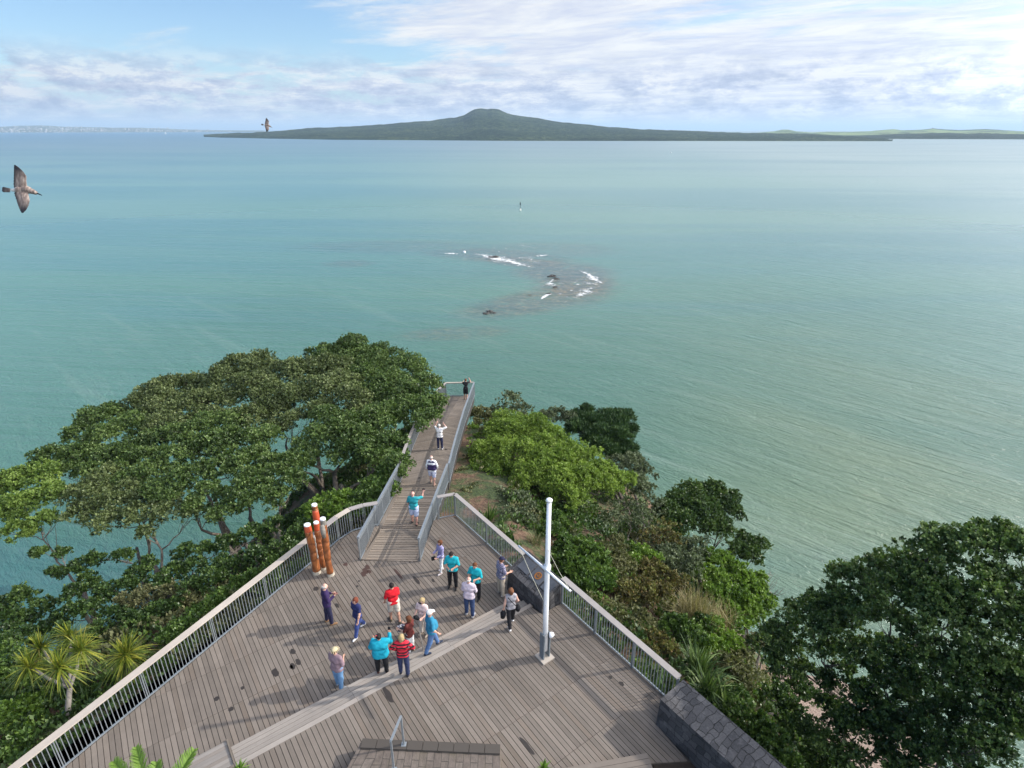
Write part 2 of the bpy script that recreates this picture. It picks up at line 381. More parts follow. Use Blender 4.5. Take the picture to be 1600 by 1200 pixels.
# ---- walkway: ramp with battens, then the long boarded walk with its chevron planking
def lerp(a, b, t): return a + (b-a)*t
def zw(x, y):
    if y < 20.3: return 0.0
    if y < 28.0: return -1.0*(y-20.3)/7.7 + .004
    return -1.0 - 1.8*(y-28.0)/15.6
rampP = [(-6.40, 20.36), (-6.10, 28.0), (-3.52, 28.0), (-3.90, 20.30)]
o = board_mesh(rampP, zw, R(-90), 0.20, 0.035, 'ramp', M['deck_warm'], thick=.05); tagm(o, kind='structure')
mb = MB(); mb.prism(rampP, [zw(*p)-.5 for p in rampP], [zw(*p)-.045 for p in rampP]); o = mb.build('ramp_frame', M['under']); tagm(o, kind='structure')
mb = MB()
for s, (a, b) in enumerate((((-6.30, 20.4), (-6.0, 27.95)), ((-3.99, 20.4), (-3.62, 27.95)))):
    mb.bar((*a, zw(*a)+.012), (*b, zw(*b)+.012), .18, .02)
o = mb.build('ramp_margin', M['deck']); tagm(o, kind='structure')
WL = [(-6.10, 28.03), (-6.22, 32.0), (-6.22, 37.0), (-5.75, 41.0), (-5.27, 43.5)]
WR = [(-3.48, 28.03), (-3.4, 32.0), (-3.3, 37.0), (-3.1, 41.5), (-3.02, 43.6)]
WM = [(lerp(a[0], b[0], .52), lerp(a[1], b[1], .5)) for a, b in zip(WL, WR)]
o = board_mesh(WL + WM[::-1], zw, R(-62), 0.145, 0.013, 'walkway', M['deck'], thick=.04); tagm(o, kind='structure')
o = board_mesh(WM + WR[::-1], zw, R(62), 0.145, 0.010, 'walkway', M['deck_warm'], thick=.04); tagm(o, kind='structure')
wp = WL + WR[::-1]
mb = MB(); mb.prism(wp, [zw(*p)-.5 for p in wp], [zw(*p)-.045 for p in wp]); o = mb.build('walkway_frame', M['under']); tagm(o, kind='structure')
for (u, v, a, b) in ((675, 729, .2, .1), (655, 747, .12, .1), (697, 703, .25, .1), (703, 713, .22, .08), (708, 618.5, .15, .1)):
    z = -1.6; 
    for _ in range(6): c = P(u, v, z); z = zw(c.x, c.y)
    blob(u, v, a*.6, b*.8, 0, z)

# ================================================================== RAILINGS
def railing(name, label, pts, H=1.22, cap='cap', capw=.24, post_every=1.9, posts=True, postw=.06, spacing=.118, bar=.020, group=None, style='bars', cat='railing', caph=.045, caplist=None, tilt=None):
    pts = [Vector(p) for p in pts]
    root = empty(name, pts[0], label, cat, group)
    for i, (a, b) in enumerate(zip(pts, pts[1:])):
        L = (b-a).length; n = max(1, round(L/post_every)); up = Vector((0, 0, 1))
        capm = caplist[i] if caplist else cap
        if style == 'bars':
            t = MB(); t.bar(a+up*H, b+up*H, capw, caph); ob = t.build('cap_rail', M[capm], root)
            for hz_ in (H-.05, .06): sub = MB(); sub.bar(a+up*hz_, b+up*hz_, .05, .04); sub.build('frame_rail', M['galv'], root)
        else:
            t = MB(); t.bar(a+up*H, b+up*H, .10, .07); t.build('handrail', M['galv'], root)
            for hz_ in (H-.16, .07): t = MB(); t.bar(a+up*hz_, b+up*hz_, .05, .045); t.build('frame_rail', M['galv'], root)
        if posts:
            for j in range(n + (1 if i == len(pts)-2 else 0)):
                p = a + (b-a)*j/n; t = MB(); t.box(p+up*(H-.03)/2, (postw, postw, H-.03), math.atan2((b-a).y, (b-a).x)); t.build('post', M['galv'], root)
        for j in range(n):
            p0 = a+(b-a)*j/n; p1 = a+(b-a)*(j+1)/n; l = (p1-p0).length; m = max(2, int(l/spacing)); t = MB()
            for q in range(1, m+1):
                p = p0 + (p1-p0)*(q-.5)/m; t.box(p+up*((H-.06)+.07)/2, (bar, bar, H-.13 if style == 'bars' else H-.24), math.atan2((b-a).y, (b-a).x))
            t.build('baluster_panel', M['galv' if style != 'mesh' else 'galv_dark'], root)
    return root
railing('balcony_railing', 'long pale timber capped railing with thin steel bars along the left edge of the deck', [FLE+Vector((0,0,0)), FL1, FL1.lerp(FL0, .52), FL0, (-7.69, 21.71, 0), (-7.26, 22.31, 0), (-6.72, 22.62, 0), (-6.1, 22.8, 0)], posts=True, postw=.03, capw=.25, post_every=2.4,
        caplist=['cap', 'cap', 'cap', 'cap_grey', 'cap', 'cap_grey', 'cap_grey'])
railing('balcony_railing', 'grey capped railing section behind the stone plinth, nearest the ramp', [(-3.45, 23.27, 0), (-2.66, 23.53, 0), UW(18.0, 11.7), UW(15.25, 11.7)], cap='cap_grey', capw=.2, group='grey railings on the seaward edge')
railing('balcony_railing', 'grey capped railing between the stone plinth and the long stone wall', [UW(12.95, 11.72, Z1), UW(7.6, 11.72, Z1)], cap='cap_grey', capw=.22, group='grey railings on the seaward edge', post_every=1.75)
def onw(pl, y):
    for a, b in zip(pl, pl[1:]):
        if a[1] <= y <= b[1]: return Vector((lerp(a[0], b[0], (y-a[1])/(b[1]-a[1])), y, zw(0, y)))
railing('ramp_railing', 'steel railing with barred panels on the left side of the ramp', [(-6.42, 20.36, 0), (-6.12, 28.0, -1.0)], H=1.16, style='panel', post_every=1.28, spacing=.06, bar=.02, postw=.05)
railing('ramp_railing', 'steel railing with barred panels on the right side of the ramp', [(-3.88, 20.30, 0), (-3.5, 28.0, -1.0)], H=1.16, style='panel', post_every=1.28, spacing=.06, bar=.02, postw=.05)
railing('walkway_railing', 'walkway railing with partly bleached timber cap, running under the trees', [(-6.12, 28.05, -1.0), onw(WL, 29.6), onw(WL, 31.9), onw(WL, 35.6), onw(WL, 40.9), (-5.27, 43.5, -2.8)], H=1.16, cap='cap', capw=.16, spacing=.07, bar=.02, caplist=['cap_grey', 'cap_grey', 'cap', 'cap_grey', 'cap_grey'])
railing('walkway_railing', 'long steel railing curving along the right side of the far walkway', [(-3.42, 28.05, -1.0), onw(WR, 31.9), onw(WR, 36.9), onw(WR, 41.4), (-3.0, 43.6, -2.8)], H=1.16, cap='galv', capw=.11, spacing=.07, bar=.02)
railing('walkway_railing', 'brown timber capped railing across the far end of the walkway above the sea', [(-5.27, 43.52, -2.8), (-3.04, 43.62, -2.8)], H=1.16, cap='cap', capw=.14, spacing=.1, bar=.02)

# ================================================================== STONEWORK
def uvbox_faces(mb, quad, s=1.0):
    a, b, c, d = [Vector(q) for q in quad]; L = (b-a).length; Hh = (d-a).length
    o1 = random.uniform(0, 20)
    mb.add([a, b, c, d], [(0, 1, 2, 3)], (.5, .5, .5), [(o1, 0), (o1+L, 0), (o1+L, Hh), (o1, Hh)])
def stone_solid(name, mt, base, tops, label, cat, parent=None):
    mb = MB(); n = len(base)
    for i in range(n):
        j = (i+1) % n; uvbox_faces(mb, (base[i], base[j], tops[j], tops[i]))
    uvbox_faces(mb, tops); o = mb.build(name, M[mt], parent)
    if label: tagm(o, label, cat)
    return o
b4 = [UW(13.0, 10.8, -.1), UW(13.0, 11.85, -.1), UW(15.2, 11.85, -.1), UW(15.2, 10.8, -.1)]
t4 = [UW(13.03, 10.83, .98), UW(13.03, 11.82, 1.42), UW(15.17, 11.82, 1.42), UW(15.17, 10.83, .98)]
pl = empty('stone_plinth', UW(14.1, 11.3, 0), 'dark stone plinth with a sloping top and set in plaques beside the flag mast', 'plinth')
stone_solid('masonry', 'basalt', b4, t4, None, None, pl)
nrm = (t4[1]-t4[0]).cross(t4[3]-t4[0]).normalized(); ex = (t4[3]-t4[0]).normalized(); ey = (t4[1]-t4[0]).normalized()
cen = sum(t4, Vector())/4
if nrm.z < 0: nrm = -nrm
Rm = Matrix((ex, ey, nrm)).transposed()
M['slab'] = simple('grey_slate_panel', (0.10, 0.105, 0.115), .55, 0, .2, 5)
M['bronze'] = simple('orange_bronze', (0.42, 0.17, 0.045), .5, .3, .2, 20)
for k_, (a, b, l, wd) in enumerate(((.55, .05, .62, .52), (-.15, .05, .62, .52), (-.78, .05, .44, .52))):
    mb = MB(); mb.box(cen + ex*a + ey*b + nrm*.012, (l, wd, .03), rot=Rm); mb.build('plaque', M['slab'], pl)
mb = MB(); c0 = cen - ex*.15 + ey*.05 + nrm*.035
for i in range(20):
    a, b = 2*math.pi*i/20, 2*math.pi*(i+1)/20
    mb.bar(c0+ex*math.cos(a)*.13+ey*math.sin(a)*.13, c0+ex*math.cos(b)*.13+ey*math.sin(b)*.13, .05, .02, up=nrm)
mb.bar(c0-ex*.08, c0+ex*.08, .05, .02, up=nrm); mb.bar(c0-ey*.05-ex*.03, c0+ey*.09, .04, .02, up=nrm)
mb.build('emblem', M['bronze'], pl)
stone_solid('stone_wall', 'basalt', [UW(2.0, 10.76, .2), UW(2.0, 11.85, .2), UW(7.52, 11.85, .2), UW(7.52, 10.76, .2)],
            [UW(2.0, 10.80, 1.52), UW(2.0, 11.8, 1.62), UW(7.5, 11.8, 1.62), UW(7.5, 10.80, 1.52)], 'long thick dark stone wall at the lower right edge of the deck', 'wall')
# ---- foreground paved block and its handrail
m, k, b, _ = mat('worn_paving'); uv = k.node('ShaderNodeUVMap').outputs[0]
br = k.node('ShaderNodeTexBrick', {'offset': 0.42, 'squash': 1.0}, Vector=k.mapping(uv, scale=(1, 1, 1)), Color1=(0.15, 0.12, 0.10, 1), Color2=(0.20, 0.165, 0.14, 1), Mortar=(0.085, 0.072, 0.06, 1), Scale=1.0)
br.inputs['Brick Width'].default_value = .42; br.inputs['Row Height'].default_value = .26; br.inputs['Mortar Size'].default_value = .012; br.inputs['Bias'].default_value = -.1
nz = k.noise(uv, 5, 6, .7); nz2 = k.noise(uv, 1.3, 4, .6)
col = k.mix(.75, br.outputs[0], k.ramp(nz, [(.3, .35), (.7, 1.0)]), 'MULTIPLY'); col = k.mix(k.mrange(nz2, .5, .7, 0, .5), col, (.10, .085, .05))
k.put(b.inputs['Base Color'], col); b.inputs['Roughness'].default_value = .85
k.l.new(k.node('ShaderNodeBump', Height=k.math('ADD', nz, k.math('MULTIPLY', br.outputs[1], -1.0)), Strength=.8, Distance=.02).outputs[0], b.inputs['Normal'])
M['paving'] = m
pb = empty('paved_platform', (-2.3, 10.6, Z1), 'low raised platform paved with worn brown stone tiles at the bottom centre', 'platform')
ZB = .88
stone_solid('paving', 'paving', [Vector((-.28, 7.5, .3)), Vector((-.28, 11.48, .3)), Vector((-4.3, 11.66, .3)), Vector((-5.4, 7.5, .3))],
            [Vector((-.31, 7.5, ZB)), Vector((-.33, 11.44, ZB)), Vector((-4.25, 11.62, ZB)), Vector((-5.35, 7.5, ZB))], None, None, pb)
mb = MB()
for i in range(9):
    x0 = -.33 - i*.435; x1 = x0-.425; mb.box(((x0+x1)/2, 11.44+.18*(i+.5)/9-.13, ZB+.03), (.42, .27, .06), rz=R(-2.6))
mb.build('coping', M['paving'], pb)
hr = empty('handrail', P(630, 1166, ZB), 'short galvanised handrail frame standing on the brown paved platform', 'handrail')
p1 = P(631, 1163, ZB+.06); z1 = zat(p1, 1119); p2 = Vector((p1.x-.25, p1.y-1.15, ZB)); z2 = z1-.02
p2 = P(616, 1205, ZB); z2 = zat(p2, 1158)
for p, z in ((p1, z1), (p2, z2)):
    mb = MB(); mb.box((p.x, p.y, (ZB+z)/2), (.05, .05, z-ZB)); mb.build('post', M['galv'], hr)
    mb = MB(); mb.box((p.x, p.y, ZB+.066), (.14, .14, .012)); mb.build('foot_plate', M['galv'], hr)
mb = MB(); mb.bar((p1.x, p1.y, z1), (p2.x, p2.y, z2), .06, .04); mb.build('rail', M['galv'], hr)
# ---- boxed timber seat and soil bed at the lower right
bs = empty('timber_planter', P(950, 1195, .6), 'low boxed timber bench edge beside the dark soil bed at the bottom right', 'bench')
q0, q1, q2 = P(858, 1205, .62), P(1011, 1177, .62), P(1024, 1212, .62)
q3 = q0 + (q2-q1); dv = (q2-q1).normalized()
mb = MB(); mb.prism([q.xy for q in (q0, q1, q2, q3)], .3, .60); mb.build('box_side', M['deck_dark'], bs)
e1 = (q1-q0).normalized()
for i in range(6):
    a = q0 + dv*(i*.16+.075); bb = q1 + dv*(i*.16+.075); mb = MB(); mb.bar(a+Vector((0,0,.0)), bb, .15, .035); mb.build('slat', M['deck'], bs)
mb = MB(); mb.prism([(4.0, 11.25), UW(6.2, 10.74).xy, UW(3.5, 10.74).xy, (2.5, 8.5)], .0, .36); o = mb.build('soil', simple('dark_soil', (.03, .022, .016), .95, 0, .3, 12, .6)); tagm(o, kind='structure')
mb = MB(); mb.bar(P(662, 1017, .15), (P(662, 1017, .15)+Vector((-.1, .06, .84))), .035, .035); o = mb.build('stick', M['cap']); tagm(o, 'thin pale wooden stick standing upright on the steps', 'stick')
o.location.z += 0.0

# ================================================================== FLAG MAST
pb_ = P(851, 1027, Z1); ym = 4.23
fm = empty('flag_mast', pb_, 'tall white flag mast with a slanting white yardarm standing on the upper deck', 'flag mast')
top = zat(pb_, 783)
mb = MB(); mb.tube([(pb_.x, pb_.y, Z1+.35), (pb_.x, pb_.y, 2.5), (pb_.x, pb_.y, 4.5), (pb_.x, pb_.y, top)], [.088, .084, .078, .068], 18); mb.build('pole', M['white'], fm, True)
mb = MB(); mb.tube([(pb_.x, pb_.y, top), (pb_.x, pb_.y, top+.05), (pb_.x, pb_.y, top+.08)], [.10, .10, .07], 18); mb.build('cap', M['white'], fm, True)
yc = Vector((pb_.x, pb_.y, ym)) + Vector((-.02, -.13, 0))
ya, yb = P(812, 852, ym), P(896, 921, ym)
ud = Vector((UU[0], UU[1], 0)); la = (Vector(ya)-yc).length; lb = (Vector(yb)-yc).length
ya, yb = yc + ud*la, yc - ud*lb
mb = MB(); mb.tube([ya, yc, yb], [.032, .042, .032], 14); mb.build('yardarm', M['white'], fm, True)
mb = MB(); mb.tube([yc+Vector((.02,.13,-.09)), yc+Vector((.02,.13,.09))], .115, 18); mb.build('collar', M['white'], fm, True)
rope = simple('rope', (.48, .46, .36), .8)
for e, zt in ((ya, 2.75), (yb, 5.0)):
    mb = MB(); mb.tube([e, e.lerp(Vector((pb_.x, pb_.y-.1, zt)), .5)+Vector((0, 0, -.06)), (pb_.x, pb_.y-.11, zt)], .008, 5); mb.build('halyard', rope, fm)
for s in (-1, 1):
    mb = MB(); c = pb_ + Vector((WW[0]*.12*s, WW[1]*.12*s, .55)); mb.box(c, (.04, .22, 1.1), rz=A36); mb.build('side_plate', M['galv_dark'], fm)
mb = MB(); mb.box(pb_+Vector((0, 0, .03)), (.48, .48, .05), rz=A36); mb.build('base_plate', M['cap'], fm)
mb = MB(); mb.tube([pb_+Vector((.17, -.08, .98)), pb_+Vector((.2, -.12, 1.15))], [.05, .09], 12); mb.build('lamp', M['white'], fm, True)

# ================================================================== CARVED POSTS
m, k, b, _ = mat('stained_carved_timber'); tc = k.node('ShaderNodeTexCoord').outputs['Object']
n = k.noise(k.mapping(tc, scale=(7, 7, 1.0)), 1.0, 5, .55, .4); n2 = k.noise(tc, 3.0, 4, .6)
col = k.ramp(n, [(.3, (.10, .035, .014)), (.5, (.27, .085, .024)), (.75, (.42, .16, .048))])
col = k.mix(k.mrange(n2, .55, .75, 0, .6), col, (.20, .07, .025))
k.put(b.inputs['Base Color'], col); b.inputs['Roughness'].default_value = .5
wv = k.node('ShaderNodeTexWave', {'wave_type': 'BANDS', 'bands_direction': 'Z'}, Vector=tc, Scale=.9, Distortion=14.0, Detail=2.0)
k.l.new(k.node('ShaderNodeBump', Height=k.math('ADD', k.math('MULTIPLY', wv.outputs[1], .8), n), Strength=.8, Distance=.04).outputs[0], b.inputs['Normal']); k.put(b.inputs['Base Color'], k.mix(k.mrange(wv.outputs[1], .0, .22, .5, 0), col, (.07, .024, .010))); M['carved'] = m
M['red'] = simple('red_painted_timber', (.50, .085, .03), .5, 0, .2, 8)
M['greywood'] = simple('grey_weathered_carving', (.21, .19, .16), .8, 0, .3, 14, .8)
M['pale_base'] = simple('pale_footing', (.45, .40, .32), .8, 0, .2, 10)
specs = [((495, 895), 820, .165, (0.0, .12), 'red', 'short carved post leaning out at the left front of the orange brown group', -.05),
         ((505, 884), 789, .15, (.09, .32), 'red', 'tallest carved orange brown post, bright red near its white top', -.10),
         ((506, 888), 817, .135, (0.0, .16), 'red', 'middle carved post with a bright red neck, in front of the tallest post', -.05),
         ((517, 898), 811, .15, (0.0, .10), 'greywood', 'right hand carved post with grey head and a small grey carved knob', -.02)]
for i, (bpx, vt, r0, (r1, r2), kk, lab, lean) in enumerate(specs):
    bp = P(*bpx, 0.0)
    if i == 1: bp = bp + Vector((-.12, .62, 0))
    zt = zat(bp, vt); h = zt; r0 *= .86
    root = empty('carved_post', bp, lab, 'carved post', 'group of carved posts')
    def rr_(t, i=i): return r0*(1.06-.13*t + .07*math.sin(9*t+i) + .05*math.sin(23*t+2*i))
    def sect(t0, t1, m_, nm, n=12):
        mb = MB(); ts = [t0+(t1-t0)*q/n for q in range(n+1)]
        mb.tube([(bp.x+lean*t+.02*math.sin(5*t+i), bp.y+.02*math.cos(4*t+i), h*t) for t in ts], [rr_(t) for t in ts], 18); return mb.build(nm, m_, root, True)
    sect(0.05, 1-r2, M['carved'], 'shaft', 30)
    if r1 > 0: sect(1-r1, .995, M['carved'], 'head', 6)
    sect(1-r2+.001, 1-r1-.001, M[kk], 'neck', 6)
    mb = MB(); cx, cy = bp.x+lean+.02*math.sin(5+i), bp.y+.02*math.cos(4+i)
    mb.tube([(cx, cy, h*.99), (cx, cy, h+.02), (cx, cy, h+.035)], [rr_(1)*1.01, rr_(1)*1.01, rr_(1)*.93], 18); mb.build('top_cap', M['white'], root, False)
    mb = MB(); mb.tube([(bp.x, bp.y, 0.0), (bp.x, bp.y, h*.055)], [r0*1.22, r0*1.12], 18); mb.build('footing', M['pale_base'], root, False)
    if i == 3:
        mb = MB(); mb.tube([(bp.x+.02, bp.y-.15, h*.72), (bp.x+.02, bp.y-.19, h*.82), (bp.x+.01, bp.y-.17, h*.92), (bp.x+.01, bp.y-.16, h*.94)], [.06, .10, .09, .05], 12); mb.build('carved_knob', M['greywood'], root, True)
    if i == 0:
        mb = MB(); mb.tube([(bp.x+.16, bp.y-.04, h*(.3+.5*q/8)) for q in range(9)], [.012+.02*(q % 2) for q in range(9)], 8); mb.build('carved_ridge', M['cap'], root, True)

# ================================================================== TERRAIN
def vnoise(x, y, seed=0, octs=4, s=1.0):
    """value noise in numpy"""
    r = np.random.default_rng(seed); tab = r.random((256, 256)); out = 0; amp = 1; tot = 0
    for o_ in range(octs):
        xs, ys = x*s*2**o_+37.3*o_, y*s*2**o_+11.7*o_; xi, yi = np.floor(xs).astype(int), np.floor(ys).astype(int)
        fx, fy = xs-xi, ys-yi; fx = fx*fx*(3-2*fx); fy = fy*fy*(3-2*fy)
        g = lambda a, b: tab[a % 256, b % 256]
        v = (g(xi, yi)*(1-fx)+g(xi+1, yi)*fx)*(1-fy) + (g(xi, yi+1)*(1-fx)+g(xi+1, yi+1)*fx)*fy
        out = out + v*amp; tot += amp; amp *= .5
    return out/tot
def ground_z(x, y):
    x = np.asarray(x, float); y = np.asarray(y, float)
    xl = np.where(y < 20, -8.6-(20.17-y)*.5, -8.6+np.clip((y-20)*.7, 0, 2.2)); xr = np.where(y < 19.5, 14.7-.727*y, .52+np.clip((y-19.5)*-.1, -1.6, 0))
    xl = np.maximum(xl, -24); xr = np.minimum(xr, 16)
    dx = np.maximum(np.maximum(xl-x, x-xr), 0); dy = np.maximum(y-39.5, 0); d = np.sqrt(dx*dx+dy*dy*1.3); d = np.where((x < -5) & (y < 26), d*np.interp(y, [22, 26], [.62, 1.0]), d)
    top = np.interp(y, [-40, 19, 28, 40], [-.75, -.75, -1.6, -3.4])
    g = np.where(d < 4, .42*d, np.where(d < 12, 1.68+.8*(d-4), 8.08+1.35*(d-12)))
    n = (vnoise(x, y, 3, 4, .16)-.5)*2
    z = top - g + n*np.clip(d*.25, .05, 1.8)
    db = np.sqrt((x-21)**2+((y-26)*.8)**2); z = np.maximum(z, -22.4-.13*db + n*.3)
    return np.maximum(z, -27)
gx, gy = np.meshgrid(np.arange(-75, 80.1, .7), np.arange(-30, 82.1, .7), indexing='ij')
gz = ground_z(gx, gy)
# keep the soil below decks and walkway
nx_, ny_ = gx.shape
idx = np.arange(nx_*ny_).reshape(nx_, ny_)
F = np.stack([idx[:-1, :-1], idx[1:, :-1], idx[1:, 1:], idx[:-1, 1:]], -1).reshape(-1, 4)
m, k, b, _ = mat('cliff_ground'); pos = k.node('ShaderNodeNewGeometry').outputs['Position']
n1 = k.noise(pos, .8, 6, .65); n2 = k.noise(pos, 5, 6, .7); zz = k.node('ShaderNodeSeparateXYZ', Vector=pos).outputs[2]
soil = k.ramp(n2, [(.3, (.06, .036, .022)), (.5, (.13, .075, .046)), (.72, (.20, .13, .085))])
grass = k.ramp(n2, [(.3, (.02, .032, .012)), (.55, (.05, .075, .022)), (.75, (.10, .12, .04))])
col = k.mix(k.mrange(n1, .40, .58, 0, 1, True), soil, grass)
rock = k.ramp(n2, [(.3, (.16, .11, .085)), (.55, (.28, .21, .17)), (.75, (.38, .30, .25))])
col = k.mix(k.mrange(zz, -20, -21.5, 0, 1), col, rock)
k.put(b.inputs['Base Color'], col); b.inputs['Roughness'].default_value = .95
k.l.new(k.node('ShaderNodeBump', Height=k.math('ADD', n2, k.math('MULTIPLY', n1, 2.0)), Strength=.9, Distance=.15).outputs[0], b.inputs['Normal'])
o = link('ground', fast_mesh('ground', np.stack([gx, gy, gz], -1).reshape(-1, 3), F, m, True)); tagm(o, kind='structure')

# ================================================================== SEA
na, nr = 420, 420
rad = np.concatenate([[1.0], np.geomspace(14, 90000, nr-1)])
th = np.linspace(0, 2*math.pi, na, endpoint=False)
TT, RR = np.meshgrid(th, rad, indexing='ij')
sx, sy = RR*np.cos(TT), RR*np.sin(TT)
idx = np.arange(na*nr).reshape(na, nr); nxt = np.roll(idx, -1, axis=0)
F = np.stack([idx[:, :-1], idx[:, 1:], nxt[:, 1:], nxt[:, :-1]], -1).reshape(-1, 4)
V = np.stack([sx, sy, np.full_like(sx, SEA)], -1).reshape(-1, 3)
V = np.vstack([V, [[0, 0, SEA]]])
m, k, b, _ = mat('sea_water'); pos = k.node('ShaderNodeNewGeometry').outputs['Position']
sxyz = k.node('ShaderNodeSeparateXYZ', Vector=pos); X, Y = sxyz.outputs[0], sxyz.outputs[1]
dist = k.math('SQRT', k.math('ADD', k.math('MULTIPLY', X, X), k.math('MULTIPLY', Y, Y)))
ld = k.math('LOGARITHM', dist, 10.0)
big = k.noise(k.mapping(pos, scale=(.006, .012, 1)), 1.0, 5, .55, .6)
# colour of the water body: silty green by the shore, teal further out, blue in the channel
body = k.ramp(k.math('ADD', k.mrange(ld, 1.5, 3.8, 0.0, 1.0), k.math('MULTIPLY', k.math('SUBTRACT', big, .5), .22)),
   [(.0, (.090, .165, .112)), (.16, (.060, .142, .108)), (.34, (.092, .205, .165)), (.55, (.136, .248, .228)), (.78, (.145, .215, .245)), (1.0, (.10, .18, .25))])
silt_n = k.noise(k.mapping(pos, loc=(3, 9, 0), rot=(0, 0, R(35)), scale=(.018, .045, 1)), 1.0, 5, .6, .8)
silt_r = k.mrange(k.math('SUBTRACT', k.math('MULTIPLY', X, 1.0), k.math('MULTIPLY', Y, .30)), -18, 30, 0, 1, True)
silt = k.math('MULTIPLY', k.math('MULTIPLY', silt_r, k.mrange(dist, 40, 190, 1, 0, True)), k.mrange(silt_n, .32, .62, .45, 1.0))
body = k.mix(silt, body, (.15, .20, .122))
sheen_tint = k.math('MULTIPLY', k.mrange(k.math('SUBTRACT', X, k.math('MULTIPLY', Y, .12)), -10, 420, 0, 1, True), k.mrange(big, .3, .6, .7, 1.0))  # silvery sky sheen painted into the water colour, growing toward the right
body = k.mix(k.math('MULTIPLY', sheen_tint, .75), body, (.27, .34, .325))
# reef showing through the shallow water
def ell(cx, cy, rx, ry, rot):
    mp = k.mapping(pos, loc=(0, 0, 0)); v = k.node('ShaderNodeVectorMath', {'operation': 'SUBTRACT'}, i0=pos, i1=(cx, cy, SEA)).outputs[0]
    v = k.node('ShaderNodeVectorRotate', {'rotation_type': 'Z_AXIS'}, Vector=v, Angle=-rot).outputs[0]
    v = k.node('ShaderNodeVectorMath', {'operation': 'DIVIDE'}, i0=v, i1=(rx, ry, 1e3)).outputs[0]
    l = k.node('ShaderNodeVectorMath', {'operation': 'LENGTH'}, i0=v).outputs['Value']
    return k.mrange(l, .55, 1.25, 1, 0, True)
def seap(u, v): return P(u, v, SEA)
reef = None
for (u, v, ru, rv, rot, wgt) in ((898, 440, 12, 26, R(-8), 1.0), (880, 425, 16, 14, 0, .9), (815, 408, 22, 9, R(-32), 1.0), (790, 400, 26, 14, R(-28), .75), (735, 396, 18, 10, R(-8), .6), (850, 468, 26, 10, R(38), .75), (715, 520, 13, 5, R(10), .40), (620, 385, 40, 14, 0, .35), (545, 412, 9, 6, 0, .45), (850, 390, 28, 16, 0, .4)):
    c = seap(u, v); q = k.math('MULTIPLY', ell(c.x, c.y, ru, rv, rot), wgt); reef = q if reef is None else k.math('MAXIMUM', reef, q)
rn = k.noise(pos, .16, 6, .68, .7); rn2 = k.noise(pos, .7, 5, .7)
rf = k.math('MULTIPLY', reef, k.mrange(rn, .30, .50, .35, 1.0, True))
rcol = k.ramp(rn2, [(.32, (.035, .05, .048)), (.5, (.105, .105, .095)), (.68, (.25, .19, .11))])
body = k.mix(k.math('MULTIPLY', rf, .85), body, rcol)
# wind streaks
stk = k.noise(k.mapping(pos, rot=(0, 0, R(4)), scale=(.0022, .014, 1)), 1.0, 5, .6, .5)
body = k.mix(k.mrange(stk, .42, .62, .0, .35, True), body, (.045, .15, .20))
stk2 = k.noise(k.mapping(pos, rot=(0, 0, R(44)), scale=(.03, .30, 1)), 1.0, 5, .62, .7)
body = k.mix(k.math('MULTIPLY', k.mrange(stk2, .52, .70, 0, .22, True), k.mrange(dist, 60, 260, 1, 0)), body, (.24, .31, .26))
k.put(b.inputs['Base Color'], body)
b.inputs['Roughness'].default_value = .18; b.inputs['IOR'].default_value = 1.33
k.put(b.inputs['Roughness'], k.mrange(ld, 1.6, 3.6, .14, .42))
# waves: long swell lines bent round the point, chop and ripples
swell = k.noise(k.mapping(pos, rot=(0, 0, R(6)), scale=(.045, .36, 1)), 1.0, 3, .5, .35)
swell2 = k.noise(k.mapping(pos, rot=(0, 0, R(42)), scale=(.11, .55, 1)), 1.0, 4, .55, .9)
chop = k.noise(k.mapping(pos, rot=(0, 0, R(38)), scale=(.75, 1.9, 1)), 1.0, 5, .65, .9)
rip = k.noise(k.mapping(pos, scale=(2.4, 3.6, 1)), 1.0, 4, .65, .3)
right = k.mrange(k.math('SUBTRACT', X, k.math('MULTIPLY', Y, .25)), -25, 40, 0, 1, True)
h = k.math('ADD', k.math('MULTIPLY', k.math('ADD', k.math('MULTIPLY', swell, k.math('SUBTRACT', 1.25, right)), k.math('MULTIPLY', swell2, k.math('ADD', .25, right))), 1.2), k.math('ADD', k.math('MULTIPLY', chop, .50), k.math('MULTIPLY', rip, .14)))
bs_ = k.node('ShaderNodeBump', Height=h, Strength=1.0, Distance=k.mrange(ld, 1.7, 3.3, .50, .17))
k.l.new(bs_.outputs[0], b.inputs['Normal'])
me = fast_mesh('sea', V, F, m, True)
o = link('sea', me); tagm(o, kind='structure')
seaf = MB(); seaf.tube
mb = MB(); ring = [(math.cos(t)*1.0, math.sin(t)*1.0, SEA) for t in th[::10]]; 

